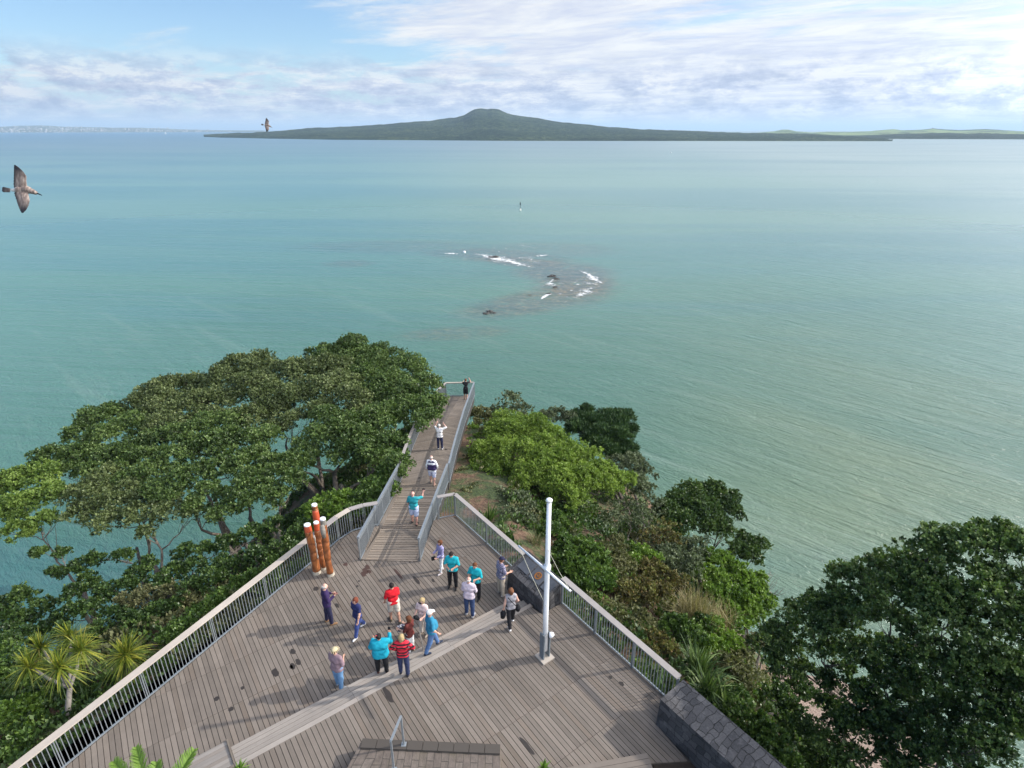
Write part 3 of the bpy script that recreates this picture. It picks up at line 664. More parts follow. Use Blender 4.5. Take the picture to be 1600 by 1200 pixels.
# foam breaking on the reef, rocks
m, k, b, out = mat('sea_foam'); pos = k.node('ShaderNodeNewGeometry').outputs['Position']; at = k.node('ShaderNodeAttribute', {'attribute_name': 'tone'})
f1 = k.noise(pos, .55, 7, .72, .9); f2 = k.noise(pos, 2.5, 5, .7)
e = k.node('ShaderNodeSeparateColor', Color=at.outputs['Color']).outputs[0]
al = k.math('MULTIPLY', k.mrange(k.math('ADD', f1, k.math('MULTIPLY', e, .30)), .62, .88, 0, 1, True), k.mrange(f2, .3, .55, .3, .95))
k.put(b.inputs['Base Color'], (.78, .80, .80)); b.inputs['Roughness'].default_value = .9; k.put(b.inputs['Alpha'], al); M['foam'] = m
mb = MB()
def foam(pts, wd, s=1.0):
    q = [seap(*p) for p in pts]; pts2 = []
    for a, b2 in zip(q, q[1:]):
        n = max(1, int((b2-a).length/1.2)); pts2 += [a.lerp(b2, i/n) for i in range(n)]
    pts2.append(q[-1]); n = len(pts2); vs, ts = [], []
    for i, p in enumerate(pts2):
        t = (pts2[min(i+1, n-1)]-pts2[max(i-1, 0)]).normalized(); s_ = Vector((-t.y, t.x, 0)); tp = math.sin(math.pi*(i+.5)/n)**.5
        wv_ = wd*(.6+.7*random.random())*tp
        for j, x in enumerate((-1, -.45, 0, .45, 1)): pp = p + s_*wv_*x; vs.append((pp.x, pp.y, SEA+.06)); ts.append(((1-abs(x))*s*tp,)*3)
    b0 = len(mb.v); mb.v += vs; mb.a += ts; mb.uv += [(0, 0)]*len(vs)
    for i in range(n-1):
        for j in range(4): mb.f.append((b0+i*5+j, b0+i*5+j+1, b0+i*5+6+j, b0+i*5+5+j))
foam([(694, 396), (715, 397)], 3.0, 1.1); foam([(728, 397), (750, 398), (772, 403), (795, 408), (812, 413), (838, 419)], 4.8, 1.2)
foam([(795, 407), (820, 402), (836, 408), (830, 416)], 5, .6); foam([(838, 401), (856, 398)], 3.0, 1.0)
foam([(905, 422), (918, 428), (928, 436), (944, 445)], 2.2, 1.35); foam([(926, 447), (915, 456), (904, 464), (892, 467)], 3.0, 1.0)
foam([(866, 436), (858, 442), (868, 450)], 2.2, .9); foam([(860, 459), (852, 463), (845, 468)], 1.4, 1.6); foam([(790, 386), (812, 384), (840, 387)], 5, .5); foam([(915, 440), (932, 447)], 4, .8)
foam([(1362, 1044), (1380, 1050), (1398, 1056)], .7, 1.0)
foam([(640, 385), (690, 383)], 6, .3)
for _ in range(46):
    t = random.random(); u0, v0 = random.choice(((905, 438), (918, 446), (900, 455), (795, 405), (820, 412), (866, 445), (760, 399), (885, 462), (925, 438))); u0 += random.gauss(0, 13); v0 += random.gauss(0, 5); l = random.uniform(3, 9)
    foam([(u0, v0), (u0+l*.6, v0+random.uniform(-1, 1.2)), (u0+l, v0+random.uniform(-1, 2))], random.uniform(.5, 1.3), random.uniform(.45, .95))
o = mb.build('foam', M['foam']); tagm(o, kind='stuff', label='white foam breaking over the shallow reef', cat='foam')
M['rock'] = simple('wet_rock', (.06, .055, .048), .6, 0, .4, 3, .8)
def rockmesh(name, c, r, seed, label, flat=.5):
    n1_, n2_ = 14, 9; vs = []
    rr = np.random.default_rng(seed); ph = rr.random(6)*6
    for i in range(n2_+1):
        a = math.pi*i/n2_
        for j in range(n1_):
            t = 2*math.pi*j/n1_; q = 1+.22*math.sin(3*t+ph[0]+i)+.16*math.sin(5*t+ph[1]-2*i)+.1*math.sin(7*a+ph[2])
            vs.append((c[0]+r[0]*q*math.sin(a)*math.cos(t), c[1]+r[1]*q*math.sin(a)*math.sin(t), c[2]+r[2]*q*math.cos(a)))
    fs = [(i*n1_+j, (i+1)*n1_+j, (i+1)*n1_+(j+1) % n1_, i*n1_+(j+1) % n1_) for i in range(n2_) for j in range(n1_)]
    mb = MB(); mb.add(vs, fs); o = mb.build(name, M['rock']); tagm(o, label, 'rock', 'rocks of the reef')
for i, (u, v, a, h_, lb) in enumerate(((760, 490, 1.5, .5, 'left one of three low dark rocks awash in calm water nearest the trees'), (765, 487, 1.3, .7, 'middle of three low dark rocks awash in calm water nearest the trees'), (771, 489, 1.2, .45, 'right one of three low dark rocks awash in calm water nearest the trees'),
        (863, 432, 2.0, 1.0, 'dark rock at the top of the line of rocks along the reef edge'), (869, 436, 1.6, .6, 'dark rock second from the top of the line along the reef edge'), (867, 449, 1.2, .6, 'dark rock half way down the line along the reef edge'), (858, 459, 1.2, .5, 'dark rock at the bottom of the line along the reef edge'), (828, 461, .9, .3, 'small lone dark rock left of the reef'),
        (772, 402, 3.2, .8, 'long dark rock behind the white breaking foam'))):
    c = seap(u, v); rockmesh('rock', (c.x, c.y, SEA-.05), (a*.62, a*.5, h_*.5), i, lb)
# beacon, floats
bc = seap(813, 329); M['beacon'] = simple('dark_beacon_paint', (.03, .05, .05), .5); M['cream'] = simple('cream_paint', (.7, .7, .62), .5)
r_ = empty('channel_beacon', bc, 'thin dark beacon pole with a pale mark standing in the sea above the reef', 'beacon')
mb = MB(); mb.tube([bc, bc+Vector((0, 0, 3.6))], .13, 8); mb.build('pole', M['beacon'], r_); mb = MB(); mb.tube([bc+Vector((0, 0, 2.9)), bc+Vector((0, 0, 3.9)), bc+Vector((0, 0, 4.6))], [.32, .3, .05], 10); mb.build('mark', M['beacon'], r_)
mb = MB(); mb.tube([bc+Vector((0, 0, -.4)), bc+Vector((0, 0, .8)), bc+Vector((0, 0, 1.0))], [.45, .45, .2], 10); mb.build('base', M['cream'], r_)
for (u, v, sc_, lb) in ((725.5, 395, .55, 'round white buoy floating at the left end of the reef foam'), (1048, 239, 1.4, 'tiny marker buoy far out below the island on the right')):
    c = seap(u, v); r_ = empty('buoy', c, lb, 'buoy'); mb = MB(); mb.tube([c+Vector((0, 0, z_*sc_)) for z_ in (-.4, 0, .7, 1.2, 1.3)], [.5*sc_, .9*sc_, 1.0*sc_, .5*sc_, .1*sc_], 10); mb.build('float', M['white'], r_, True)
    mb = MB(); mb.tube([c+Vector((0, 0, 1.2*sc_)), c+Vector((0, 0, 2.2*sc_))], .12*sc_, 6); mb.build('staff', M['beacon'], r_)
c = P(306.5, 207.5, SEA) if False else Vector(((306-800)/FPX*6200/ cp*0.93, 6200, SEA))
r_ = empty('sailing_boat', c, 'tiny white sailing boat far off left of the island tip', 'sailing boat')
c = Vector(c); mb = MB(); mb.add([c+Vector(q) for q in ((0, 0, 2), (9, 0, 2), (1.5, .3, 24), (0, .3, 24))], [(0, 1, 2, 3)]); mb.add([c+Vector(q) for q in ((-.5, 0, 2), (-7, 0, 2), (-.5, .3, 19))], [(0, 1, 2)]); sm = mb.build('sail', M['white'], r_)
mb = MB(); mb.prism([(c.x-8, c.y-1.5), (c.x+7, c.y-2), (c.x+10, c.y), (c.x+7, c.y+2), (c.x-8, c.y+1.5)], SEA-.5, SEA+1.8); mb.build('hull', M['white'], r_)

# ================================================================== ISLANDS AND FAR SHORES
def elev(v):  # tan of elevation of photo row v on the centre column
    return math.tan(math.atan((600-v)/FPX) - PITCH)
def coast(name, sil, D0, D1, D2, mt, seed, base=0.0, xs=3.0, rough=4.0, nt=26, power=1.0, foot=None):
    """land seen from u0 to u1; sil = (u, v) of the skyline; D0 shore distance, D1 ridge distance"""
    us = np.arange(sil[0][0], sil[-1][0]+.1, xs); vs = np.interp(us, [s_[0] for s_ in sil], [s_[1] for s_ in sil])
    d0 = np.interp(us, [p[0] for p in D0], [p[1] for p in D0]); d1 = np.interp(us, [p[0] for p in D1], [p[1] for p in D1])
    ts = np.concatenate([np.linspace(0, 1, nt), 1+np.linspace(.06, .8, 8)])
    Ug, Tg = np.meshgrid(us, ts, indexing='ij'); Vg = np.repeat(vs[:, None], len(ts), 1)
    tx = (Ug-800)/(FPX*cp + (600-Vg)*sp_); el = (-FPX*sp_ + (600-Vg)*cp)/(FPX*cp + (600-Vg)*sp_)
    Dg = d0[:, None]+(d1-d0)[:, None]*Tg
    Xg, Yg = tx*Dg, Dg
    Hr = CAMZ + el*d1[:, None] - SEA
    Hr = np.maximum(Hr, 1.5)
    prof = np.where(Tg <= 1, np.clip(Tg, 0, 1)**power, 1-(Tg-1)**1.5*1.2)
    n_ = vnoise(Xg, Yg, seed, 5, 1/380.)-.5; n2_ = vnoise(Xg, Yg, seed+1, 4, 1/60.)-.5
    n_ = n_*np.clip(np.sin(np.pi*np.clip(Tg, 0, 1)), 0, 1)
    ft = 0 if foot is None else foot*np.clip(Tg*14, 0, 1)*np.clip(1.1-Tg, 0, 1)
    Z = SEA + Hr*prof*(1+.55*n_) + n2_*rough*np.clip(Tg*12, 0, 1) + ft*np.minimum(1, Hr/12)
    Z = np.where(Tg == 0, SEA-3, Z)
    a_, b_ = Ug.shape; idx = np.arange(a_*b_).reshape(a_, b_); F = np.stack([idx[:-1, :-1], idx[1:, :-1], idx[1:, 1:], idx[:-1, 1:]], -1).reshape(-1, 4)
    o = link(name, fast_mesh(name, np.stack([Xg, Yg, Z], -1).reshape(-1, 3), F, mt, False)); tagm(o, kind='structure'); return Xg, Yg, Z
def land_mat(name, stops, sc, sc2, stops2=None, thr=(.45, .6)):
    m, k, b, _ = mat(name); pos = k.node('ShaderNodeNewGeometry').outputs['Position']
    n1 = k.noise(pos, sc, 7, .7); n2 = k.noise(pos, sc2, 5, .6)
    c = k.ramp(k.math('ADD', k.math('MULTIPLY', n1, .7), k.math('MULTIPLY', n2, .3)), stops)
    if stops2: c = k.mix(k.mrange(n2, thr[0], thr[1], 0, 1, True), c, k.ramp(n1, stops2))
    k.put(b.inputs['Base Color'], c); b.inputs['Roughness'].default_value = 1; b.inputs['Specular IOR Level'].default_value = .1
    k.l.new(k.node('ShaderNodeBump', Height=n1, Strength=1.0, Distance=22.0).outputs[0], b.inputs['Normal']); return m
isl = land_mat('island_forest', [(.38, (.004, .012, .010)), (.5, (.018, .038, .022)), (.60, (.075, .10, .045))], .042, .003)
sil = [(318, 210.5), (360, 208.5), (400, 207), (440, 204.5), (490, 200), (530, 198.5), (560, 197), (600, 194.5), (640, 191), (680, 187.5), (710, 184), (725, 180), (735, 174), (742, 170.5), (752, 169), (762, 171), (768, 169.5), (780, 171), (792, 177), (800, 179.5), (830, 183), (860, 188), (880, 191.5), (920, 195), (960, 199), (1000, 202), (1060, 204), (1120, 206.5), (1180, 208), (1240, 209), (1300, 211), (1350, 214), (1395, 219)]
coast('island', sil, [(318, 3900), (345, 3500), (420, 3100), (520, 2750), (800, 2480), (1395, 2420)], [(318, 4100), (400, 4000), (520, 4300), (800, 4300), (1200, 3600), (1395, 2600)], 0, isl, 5, xs=1.6, rough=9, nt=44, power=1.15, foot=4)
far_green = land_mat('far_pasture', [(.3, (.12, .17, .07)), (.5, (.20, .26, .10)), (.7, (.30, .32, .15))], .006, .0018, [(.3, (.02, .04, .02)), (.7, (.05, .08, .03))], (.50, .56))
sil = [(1130, 211), (1160, 209.5), (1185, 207.5), (1210, 205), (1222, 202.5), (1232, 202.5), (1245, 205.5), (1268, 207), (1290, 206), (1330, 206), (1360, 205), (1385, 202.5), (1397, 201.5), (1408, 203.5), (1440, 202.5), (1458, 200.5), (1475, 202), (1500, 203), (1540, 201.5), (1570, 203.5), (1600, 205.5), (1680, 208)]
coast('far_island', sil, [(1130, 4600), (1680, 3100)], [(1130, 6400), (1350, 5800), (1680, 5200)], 0, far_green, 9, xs=2.2, rough=5, nt=34, power=.8)
wood = land_mat('shore_wood', [(.3, (.01, .02, .014)), (.5, (.02, .036, .022)), (.7, (.04, .06, .03))], .02, .004)
sil = [(1290, 218), (1320, 214), (1350, 212), (1400, 210), (1440, 209), (1480, 208), (1540, 208.5), (1600, 210), (1680, 211)]
coast('far_shore', sil, [(1290, 3060), (1600, 2860), (1680, 2800)], [(1290, 3600), (1680, 3600)], 0, wood, 12, xs=2.0, rough=12, nt=20, power=.5)
city = land_mat('far_coast', [(.3, (.05, .07, .06)), (.5, (.09, .11, .08)), (.7, (.20, .20, .18))], .01, .002)
sil = [(-60, 198), (0, 198), (30, 196.5), (70, 196), (100, 198), (140, 198.5), (180, 199.5), (220, 199.5), (260, 201), (300, 202.5), (340, 203.5), (420, 204)]
CX, CY, CZ = coast('far_coast', sil, [(-60, 9300), (420, 11500)], [(-60, 11200), (420, 13500)], 0, city, 15, xs=2.0, rough=6, nt=20, power=.8)
# the far town reads as one pale speckle along that coast
mb = MB(); rr = random.Random(4)
for i in range(900):
    a = rr.randrange(2, CX.shape[0]-30); t = min(18, int(abs(rr.gauss(0, 9)))); x, y, z = CX[a, t], CY[a, t], CZ[a, t]
    if rr.random() < (a/CX.shape[0])*.8: continue
    wd = rr.uniform(9, 26); hh = rr.uniform(6, 13) if rr.random() > .04 else rr.uniform(20, 38); c0 = Vector((x+rr.uniform(-20, 20), y, z+hh/2-2))
    mb.box(c0, (wd, rr.uniform(8, 14), hh), rz=rr.uniform(-.4, .4)); 
o = mb.build('distant_houses', simple('pale_house_walls', (.42, .41, .40), .8, 0, .25, .02)); tagm(o, kind='stuff', label='pale houses of a far town along the hazy coast on the left', cat='houses')
c = P(1457, 203, SEA); D = 5600; tx = (1457-800)/(FPX*cp+(600-202)*sp_); c = Vector((tx*D, D, CAMZ + elev(203)*D*1.0))
mb = MB(); el = (-FPX*sp_ + (600-201.5)*cp)/(FPX*cp + (600-201.5)*sp_); zt = CAMZ+el*D
mb.tube([(c.x, c.y, zt-22), (c.x, c.y, zt+6), (c.x, c.y, zt+13)], [5, 4, 2], 10); mb.box((c.x+14, c.y, zt-8), (22, 12, 14)); o = mb.build('lookout_tower', simple('hazy_concrete', (.3, .3, .3), .8)); tagm(o, 'tiny tower on the ridge of the far green island at the right', 'tower')

# ================================================================== AIR
m = bpy.data.materials.new('air'); m.use_nodes = True; m.node_tree.nodes.clear(); k = NT(m.node_tree)
vo = k.node('ShaderNodeVolumePrincipled'); k.put(vo.inputs['Color'], (.58, .79, 1.0)); vo.inputs['Density'].default_value = HAZE; vo.inputs['Anisotropy'].default_value = .1
k.l.new(vo.outputs[0], k.node('ShaderNodeOutputMaterial').inputs['Volume'])
mb = MB(); mb.box((0, 0, (SEA-5+330)/2), (190000, 190000, 330-SEA+5)); o = mb.build('haze', m); tagm(o, kind='stuff')

# ================================================================== FOLIAGE
def leaf_mat(name, dark, mid, light, rough=.45, trans=.25, tip=None):
    m, k, b, out = mat(name); at = k.node('ShaderNodeAttribute', {'attribute_name': 'tone'})
    s = k.node('ShaderNodeSeparateColor', Color=at.outputs['Color'])
    f = k.math('ADD', k.math('MULTIPLY', s.outputs[0], .27), k.math('ADD', k.math('MULTIPLY', s.outputs[1], .50), k.math('MULTIPLY', s.outputs[2], .23)))
    col = k.ramp(f, [(.22, dark), (.5, mid), (.78, light)])
    if tip: col = k.mix(k.mrange(s.outputs[2], .88, .98, 0, .6), col, tip)
    k.put(b.inputs['Base Color'], col); b.inputs['Roughness'].default_value = rough; b.inputs['Specular IOR Level'].default_value = .35
    tr = k.node('ShaderNodeBsdfTranslucent', Color=k.mix(1.0, col, (1.0, 1.15, .55), 'MULTIPLY'))
    mx = k.node('ShaderNodeMixShader'); mx.inputs[0].default_value = trans
    k.l.new(b.outputs[0], mx.inputs[1]); k.l.new(tr.outputs[0], mx.inputs[2]); k.l.new(mx.outputs[0], out.inputs[0]); return m
LM = {
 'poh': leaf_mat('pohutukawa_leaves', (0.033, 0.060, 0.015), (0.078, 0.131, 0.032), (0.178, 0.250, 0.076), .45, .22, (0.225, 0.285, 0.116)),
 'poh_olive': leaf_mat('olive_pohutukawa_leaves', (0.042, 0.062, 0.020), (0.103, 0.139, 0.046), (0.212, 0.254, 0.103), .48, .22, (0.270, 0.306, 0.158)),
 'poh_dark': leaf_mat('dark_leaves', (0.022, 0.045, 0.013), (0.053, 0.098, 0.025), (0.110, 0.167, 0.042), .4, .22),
 'yellow': leaf_mat('yellow_green_leaves', (.068, .115, .022), (.155, .235, .050), (.27, .36, .09), .5, .35),
 'lime': leaf_mat('lime_leaves', (.085, .140, .022), (.185, .268, .045), (.29, .38, .082), .55, .35),
 'pine': leaf_mat('pine_needles', (0.017, 0.037, 0.013), (0.037, 0.078, 0.025), (0.070, 0.121, 0.034), .6, .15),
 'grey': leaf_mat('grey_green_leaves', (0.056, 0.075, 0.037), (0.112, 0.143, 0.074), (0.191, 0.224, 0.126), .6, .2),
 'bush': leaf_mat('shrub_leaves', (0.031, 0.063, 0.014), (0.075, 0.133, 0.029), (0.148, 0.224, 0.052), .4, .28),
 'bright': leaf_mat('bright_shrub_leaves', (0.054, 0.105, 0.016), (0.121, 0.203, 0.032), (0.203, 0.297, 0.057), .42, .32),
 'bramble': leaf_mat('reddish_bramble_leaves', (0.049, 0.044, 0.020), (0.122, 0.109, 0.037), (0.194, 0.205, 0.061), .6, .25, (0.253, 0.115, 0.037)),
 'olive': leaf_mat('olive_scrub_leaves', (0.061, 0.068, 0.027), (0.124, 0.132, 0.054), (0.203, 0.196, 0.095), .6, .25),
 'straw': leaf_mat('straw_grass', (0.132, 0.111, 0.051), (0.254, 0.211, 0.101), (0.385, 0.337, 0.182), .7, .25),
 'flax': leaf_mat('flax_blades', (0.030, 0.057, 0.016), (0.081, 0.135, 0.038), (0.176, 0.243, 0.074), .38, .25),
 'cord': leaf_mat('cordyline_blades', (.05, .085, .014), (.15, .20, .028), (.36, .35, .045), .42, .35, (.30, .22, .08)),
 'palm': leaf_mat('palm_leaflets', (.04, .085, .012), (.11, .20, .028), (.21, .33, .055), .45, .35),
}
m, k, b, _ = mat('pale_bark'); tc = k.node('ShaderNodeTexCoord').outputs['Object']
n = k.noise(k.mapping(tc, scale=(1, 1, 1)), 4, 6, .7); n2 = k.noise(tc, .8, 4, .6)
col = k.ramp(n, [(.3, (.05, .04, .032)), (.5, (.14, .115, .092)), (.7, (.26, .225, .185))]); col = k.mix(k.mrange(n2, .5, .7, 0, .5), col, (.12, .125, .06))
k.put(b.inputs['Base Color'], col); b.inputs['Roughness'].default_value = .9
k.l.new(k.node('ShaderNodeBump', Height=n, Strength=.7, Distance=.05).outputs[0], b.inputs['Normal']); M['bark'] = m
M['bark_dark'] = simple('dark_bark', (.075, .06, .048), .9, 0, .35, 5, .5)
M['bark_grey'] = simple('bare_grey_twigs', (.23, .205, .18), .9, 0, .25, 5)
def unit(n): v = rng.normal(size=(n, 3)); return v/np.linalg.norm(v, axis=1, keepdims=True)
def leaves_from(centers, normals, rrad, nl, size, wid, tone0, tone1, up=.35, flat=.3):
    """nl leaves in a rosette round each centre; returns verts (n*4,3) and tones"""
    n = len(centers); c = np.repeat(centers, nl, 0); nn = np.repeat(normals, nl, 0)
    d = unit(n*nl)*.95 + nn*.75 + np.array([0, 0, up]); d /= np.linalg.norm(d, axis=1, keepdims=True)
    ln = size*rng.uniform(.65, 1.3, (n*nl, 1)); base = c + unit(n*nl)*rrad*rng.random((n*nl, 1))**.6*.7
    side = np.cross(d, nn + unit(n*nl)*flat); side /= np.maximum(np.linalg.norm(side, axis=1, keepdims=True), 1e-6)
    wd = ln*wid
    a = base; t = base + d*ln; mI = base + d*ln*.5
    V = np.stack([a, mI + side*wd, t, mI - side*wd], 1).reshape(-1, 3)
    tn = np.stack([np.repeat(tone0, nl), np.repeat(tone1, nl), rng.random(n*nl)], 1)
    return V, np.repeat(tn, 4, 0)
def crown_verts(clumps, dens, rrad, nl, size, wid, gapscale=.8, bottom=-.35, flat=.3, up=.35, thin=.0):
    Vs, Ts = [], []
    for (c, r) in clumps:
        c = np.array(c); r = np.array(r, float); area = 4*math.pi*(r[0]*r[1]*r[2])**(2/3)*.62
        n = max(8, int(area*dens)); d = unit(int(n*1.7)); d = d[d[:, 2] > bottom][:n]
        lump = 1 + .17*np.sin(d @ rng.normal(size=3)*5+rng.random()*6) + .13*np.sin(d @ rng.normal(size=3)*9+rng.random()*6)
        rad = rng.uniform(.80, 1.04, len(d))*lump
        inner = rng.random(len(d)) < .18; rad = np.where(inner, rad*rng.uniform(.5, .85, len(d)), rad)
        p = c + d*r*rad[:, None]
        q = p/gapscale; gate = np.sin(q[:, 0]*1.9+q[:, 2])*np.sin(q[:, 1]*2.1+1.3)*np.sin(q[:, 2]*2.7+q[:, 0]*.6)
        keep = gate > (-.93+thin*.9); p, d2 = p[keep], d[keep]
        nrm = d2/r*r.mean(); nrm /= np.linalg.norm(nrm, axis=1, keepdims=True)
        n_ = len(p)
        if n_ == 0: continue
        v, t = leaves_from(p, nrm, rrad, nl, size, wid, rng.random(n_), np.full(n_, rng.random()*.8+.1), up, flat); Vs.append(v); Ts.append(t)
    return np.vstack(Vs), np.vstack(Ts)
def quads(name, V, T, mt, parent):
    n = len(V)//4; F = np.arange(n*4).reshape(n, 4)
    return link(name, fast_mesh(name, V, F, mt, False, {'tone': T}), parent)
def curve(a, b, sag, wig, n=6):
    a, b = Vector(a), Vector(b); pts = []
    w1 = Vector((random.uniform(-1, 1), random.uniform(-1, 1), random.uniform(-.5, .5)))*wig
    for i in range(n+1):
        t = i/n; pts.append(a.lerp(b, t) + Vector((0, 0, sag*math.sin(math.pi*t))) + w1*math.sin(math.pi*t*1.0) + Vector((random.uniform(-1, 1), random.uniform(-1, 1), random.uniform(-1, 1)))*wig*.22*(0 < i < n))
    return pts
LABELS = []
def tree(name, label, cat, base, clumps, kind='poh', bark='bark', dens=25, rrad=.12, nl=12, size=.12, wid=.36, trunk_r=.15, group=None, limbs=True, multi=3, thin=0., bottom=-.35, flatten=.72, sag=.0, twigs=True, gapscale=.8, up=.35, tufts=13):
    """clumps: list of (u, v, z, radius in photo px) seen in the photograph, turned into real places and sizes"""
    cl = []
    for (u, v, z, rp) in clumps:
        c = P(u, v, z); r = rp*depth(c)/FPX*(1.07 if c.x < -5 else 1.2 if name != 'pohutukawa_tree' else 1.1); cl.append(((c.x, c.y, c.z-r*.25), (r*random.uniform(.92, 1.1), r*random.uniform(.92, 1.1), r*flatten*random.uniform(.9, 1.1))))
    cm = np.mean([c for c, r in cl], 0)
    if base is None: base = (cm[0]*.9+random.uniform(-.5, .5), cm[1]-.5)
    gb = float(ground_z(base[0], base[1])); B = Vector((base[0], base[1], gb-.3))
    root = empty(name, (B.x, B.y, gb), label, cat, group)
    sub = []
    for c, r in cl:      # each bough carries a dozen tufts, which gives the knobbly outline
        c, r = np.array(c), np.array(r); dd = unit(60); dd = dd[dd[:, 2] > -.15][:tufts]; dd = np.vstack([dd, [[0, 0, .75]]])
        for d in dd:
            q = rng.uniform(.32, .48); sub.append((tuple(c+d*r*(1.0-q*.55)), tuple(r*q*rng.uniform(.85, 1.15, 3)*np.array([1, 1, 1.05]))))
    if dens < .5: sub = []
    V, T = (None, None) if not sub else crown_verts(sub, dens, rrad, nl, size, wid, bottom=bottom, thin=thin, gapscale=gapscale, up=up)
    if V is not None: quads('crown', V, T, LM[kind], root)
    if limbs:
        mb = MB()
        # fork points
        forks = []
        for i in range(multi):
            ang = random.uniform(0, 6.3); cc = Vector(cl[(i*len(cl))//multi][0]); t = random.uniform(.34, .5)
            f = B.lerp(cc, t) + Vector((0, 0, -.3)); off = Vector((math.cos(ang), math.sin(ang), 0))*trunk_r*.7
            pts = curve(B+off, f, 0, .35, 5); mb.tube(pts, [trunk_r*(1-.35*q/5) for q in range(6)], 8); forks.append((f, trunk_r*.62))
        nodes = [(f, fr, 0.0) for f, fr in forks]
        for c, r in sorted(cl, key=lambda q: min((f-Vector(q[0])).length for f, _ in forks)):
            cc = Vector(c)-Vector((0, 0, r[2]*.2)); f, fr, pl_ = min(nodes, key=lambda q: (q[0]-cc).length*1.0+q[2]*.42)
            L = (cc-f).length; r0 = max(.03, min(fr*.82, fr)); pts = curve(f, cc, sag-.06*L, .16*L, 6)
            rad_ = [r0*(1-.72*q/6) for q in range(7)]; mb.tube(pts, rad_, 6)
            nodes += [(pts[q], rad_[q], pl_+L*q/6) for q in (2, 3, 4, 5)]
            if twigs:
                for _ in range(6):
                    s0 = pts[random.choice((3, 4, 5))]; d = Vector((random.uniform(-1, 1)*r[0], random.uniform(-1, 1)*r[1], random.uniform(-.2, .9)*r[2]))
                    q = curve(s0, Vector(c)+d*.9, 0, .15, 4); w_ = max(.012, r0*.3); mb.tube(q, [w_, w_*.8, w_*.6, w_*.4, w_*.2], 5, False)
        mb.build('trunk', M[bark], root, True)
    return root
POH = 'gnarled trees left of the walkway'
tree('pohutukawa_tree', 'farthest dark green pohutukawa crown, beside the end of the walkway', 'tree', (-11, 42), [(562, 543, -1, 34), (525, 550, -1, 28), (598, 556, -1.2, 32), (632, 575, -1, 32), (655, 600, -.6, 30), (600, 620, -1.1, 28), (580, 568, -1.2, 28), (550, 575, -1.4, 26), (640, 610, -.6, 26), (590, 645, -1, 26), (565, 615, -1.3, 26), (668, 630, 0, 26), (645, 640, -.4, 30), (610, 600, -1, 36), (575, 590, -1.5, 36), (668, 655, .2, 22), (625, 625, -1.2, 34), (500, 548, -1.4, 20)], 'poh', multi=4)
tree('pohutukawa_tree', 'tall pohutukawa on the skyline, highest of the left trees before the walkway tip', 'tree', (-13.5, 36), [(372, 572, -1.4, 32), (350, 588, -1.8, 26), (408, 570, -1.2, 32), (440, 580, -1.2, 34), (478, 575, -1, 36), (395, 605, -2, 34), (500, 605, -1, 36), (462, 622, -1.5, 34), (425, 640, -2.2, 32), (352, 620, -2.5, 28), (535, 595, -1, 28), (545, 625, -1.0, 32), (390, 650, -2, 26), (420, 610, -1.6, 28), (455, 655, -1.6, 24), (500, 640, -1.2, 28), (375, 600, -1.8, 28), (520, 570, -.8, 26), (425, 668, -1.8, 20)], 'poh_olive', multi=4)
tree('pohutukawa_tree', 'olive pohutukawa crown sloping down the skyline left of the tallest one', 'tree', (-17.5, 31.5), [(240, 612, -3, 26), (275, 604, -3, 28), (310, 600, -2.8, 26), (325, 625, -2.5, 28), (285, 640, -3, 32), (240, 645, -3.5, 30), (345, 655, -2.8, 26), (215, 632, -3.5, 22), (262, 622, -3.1, 26), (300, 622, -2.9, 26), (320, 648, -2.7, 24), (255, 662, -3.2, 26), (295, 660, -3, 24)], 'poh_olive', multi=3)
tree('pohutukawa_tree', 'dark green pohutukawa dropping to the water at the left, behind the yellow green one', 'tree', (-22, 28.5), [(150, 650, -4, 26), (180, 645, -3.8, 26), (205, 668, -3.8, 30), (165, 685, -4, 32), (130, 672, -4.5, 26), (205, 705, -3.8, 30), (122, 712, -4, 24), (75, 712, -4.5, 24), (100, 735, -4, 20), (245, 690, -3.4, 28), (175, 712, -3.8, 26), (150, 712, -4, 22), (215, 655, -3.7, 24), (140, 735, -3.8, 20), (190, 730, -3.4, 22)], 'poh', multi=3)
tree('pohutukawa_tree', 'domed pohutukawa right beside the ramp, above the carved posts', 'tree', (-9.3, 27), [(528, 668, -.2, 34), (492, 682, -.6, 30), (562, 684, -.2, 30), (540, 700, -.6, 30), (582, 655, -.2, 26), (612, 690, 0, 24), (620, 722, 0, 22), (590, 712, -.4, 26), (470, 712, -1, 24), (604, 645, -.3, 26), (548, 662, -.3, 26), (510, 650, -.8, 24), (575, 700, -.3, 24), (600, 668, -.1, 24)], 'poh', multi=5, trunk_r=.2)
tree('pohutukawa_tree', 'broad pohutukawa in the middle of the left trees with pale limbs below', 'tree', (-13, 25.5), [(352, 690, -1.6, 32), (318, 700, -1.8, 30), (385, 688, -1.4, 28), (278, 712, -2.2, 32), (240, 735, -2.6, 30), (300, 742, -2, 30), (345, 728, -1.8, 28), (262, 765, -2.4, 30), (380, 725, -1.6, 26), (330, 768, -2, 26), (300, 672, -2.2, 26), (332, 655, -2.2, 24), (365, 658, -2, 24), (270, 680, -2.6, 26), (400, 710, -1.5, 22), (225, 712, -3, 24), (305, 790, -2.2, 20), (206, 748, -3, 28), (415, 680, -1.4, 22)], 'poh', multi=4, trunk_r=.18)
tree('pohutukawa_tree', 'lower pohutukawa crown above the balcony railing, sea showing through beneath', 'tree', (-11.2, 23.5), [(432, 742, -1.2, 24), (405, 765, -1.4, 26), (435, 775, -1.4, 22), (375, 782, -1.6, 22), (462, 745, -1, 18), (350, 800, -2, 20), (395, 745, -1.5, 22), (420, 722, -1.3, 20), (450, 722, -1, 20), (380, 762, -1.6, 20)], 'poh', multi=4, trunk_r=.16)
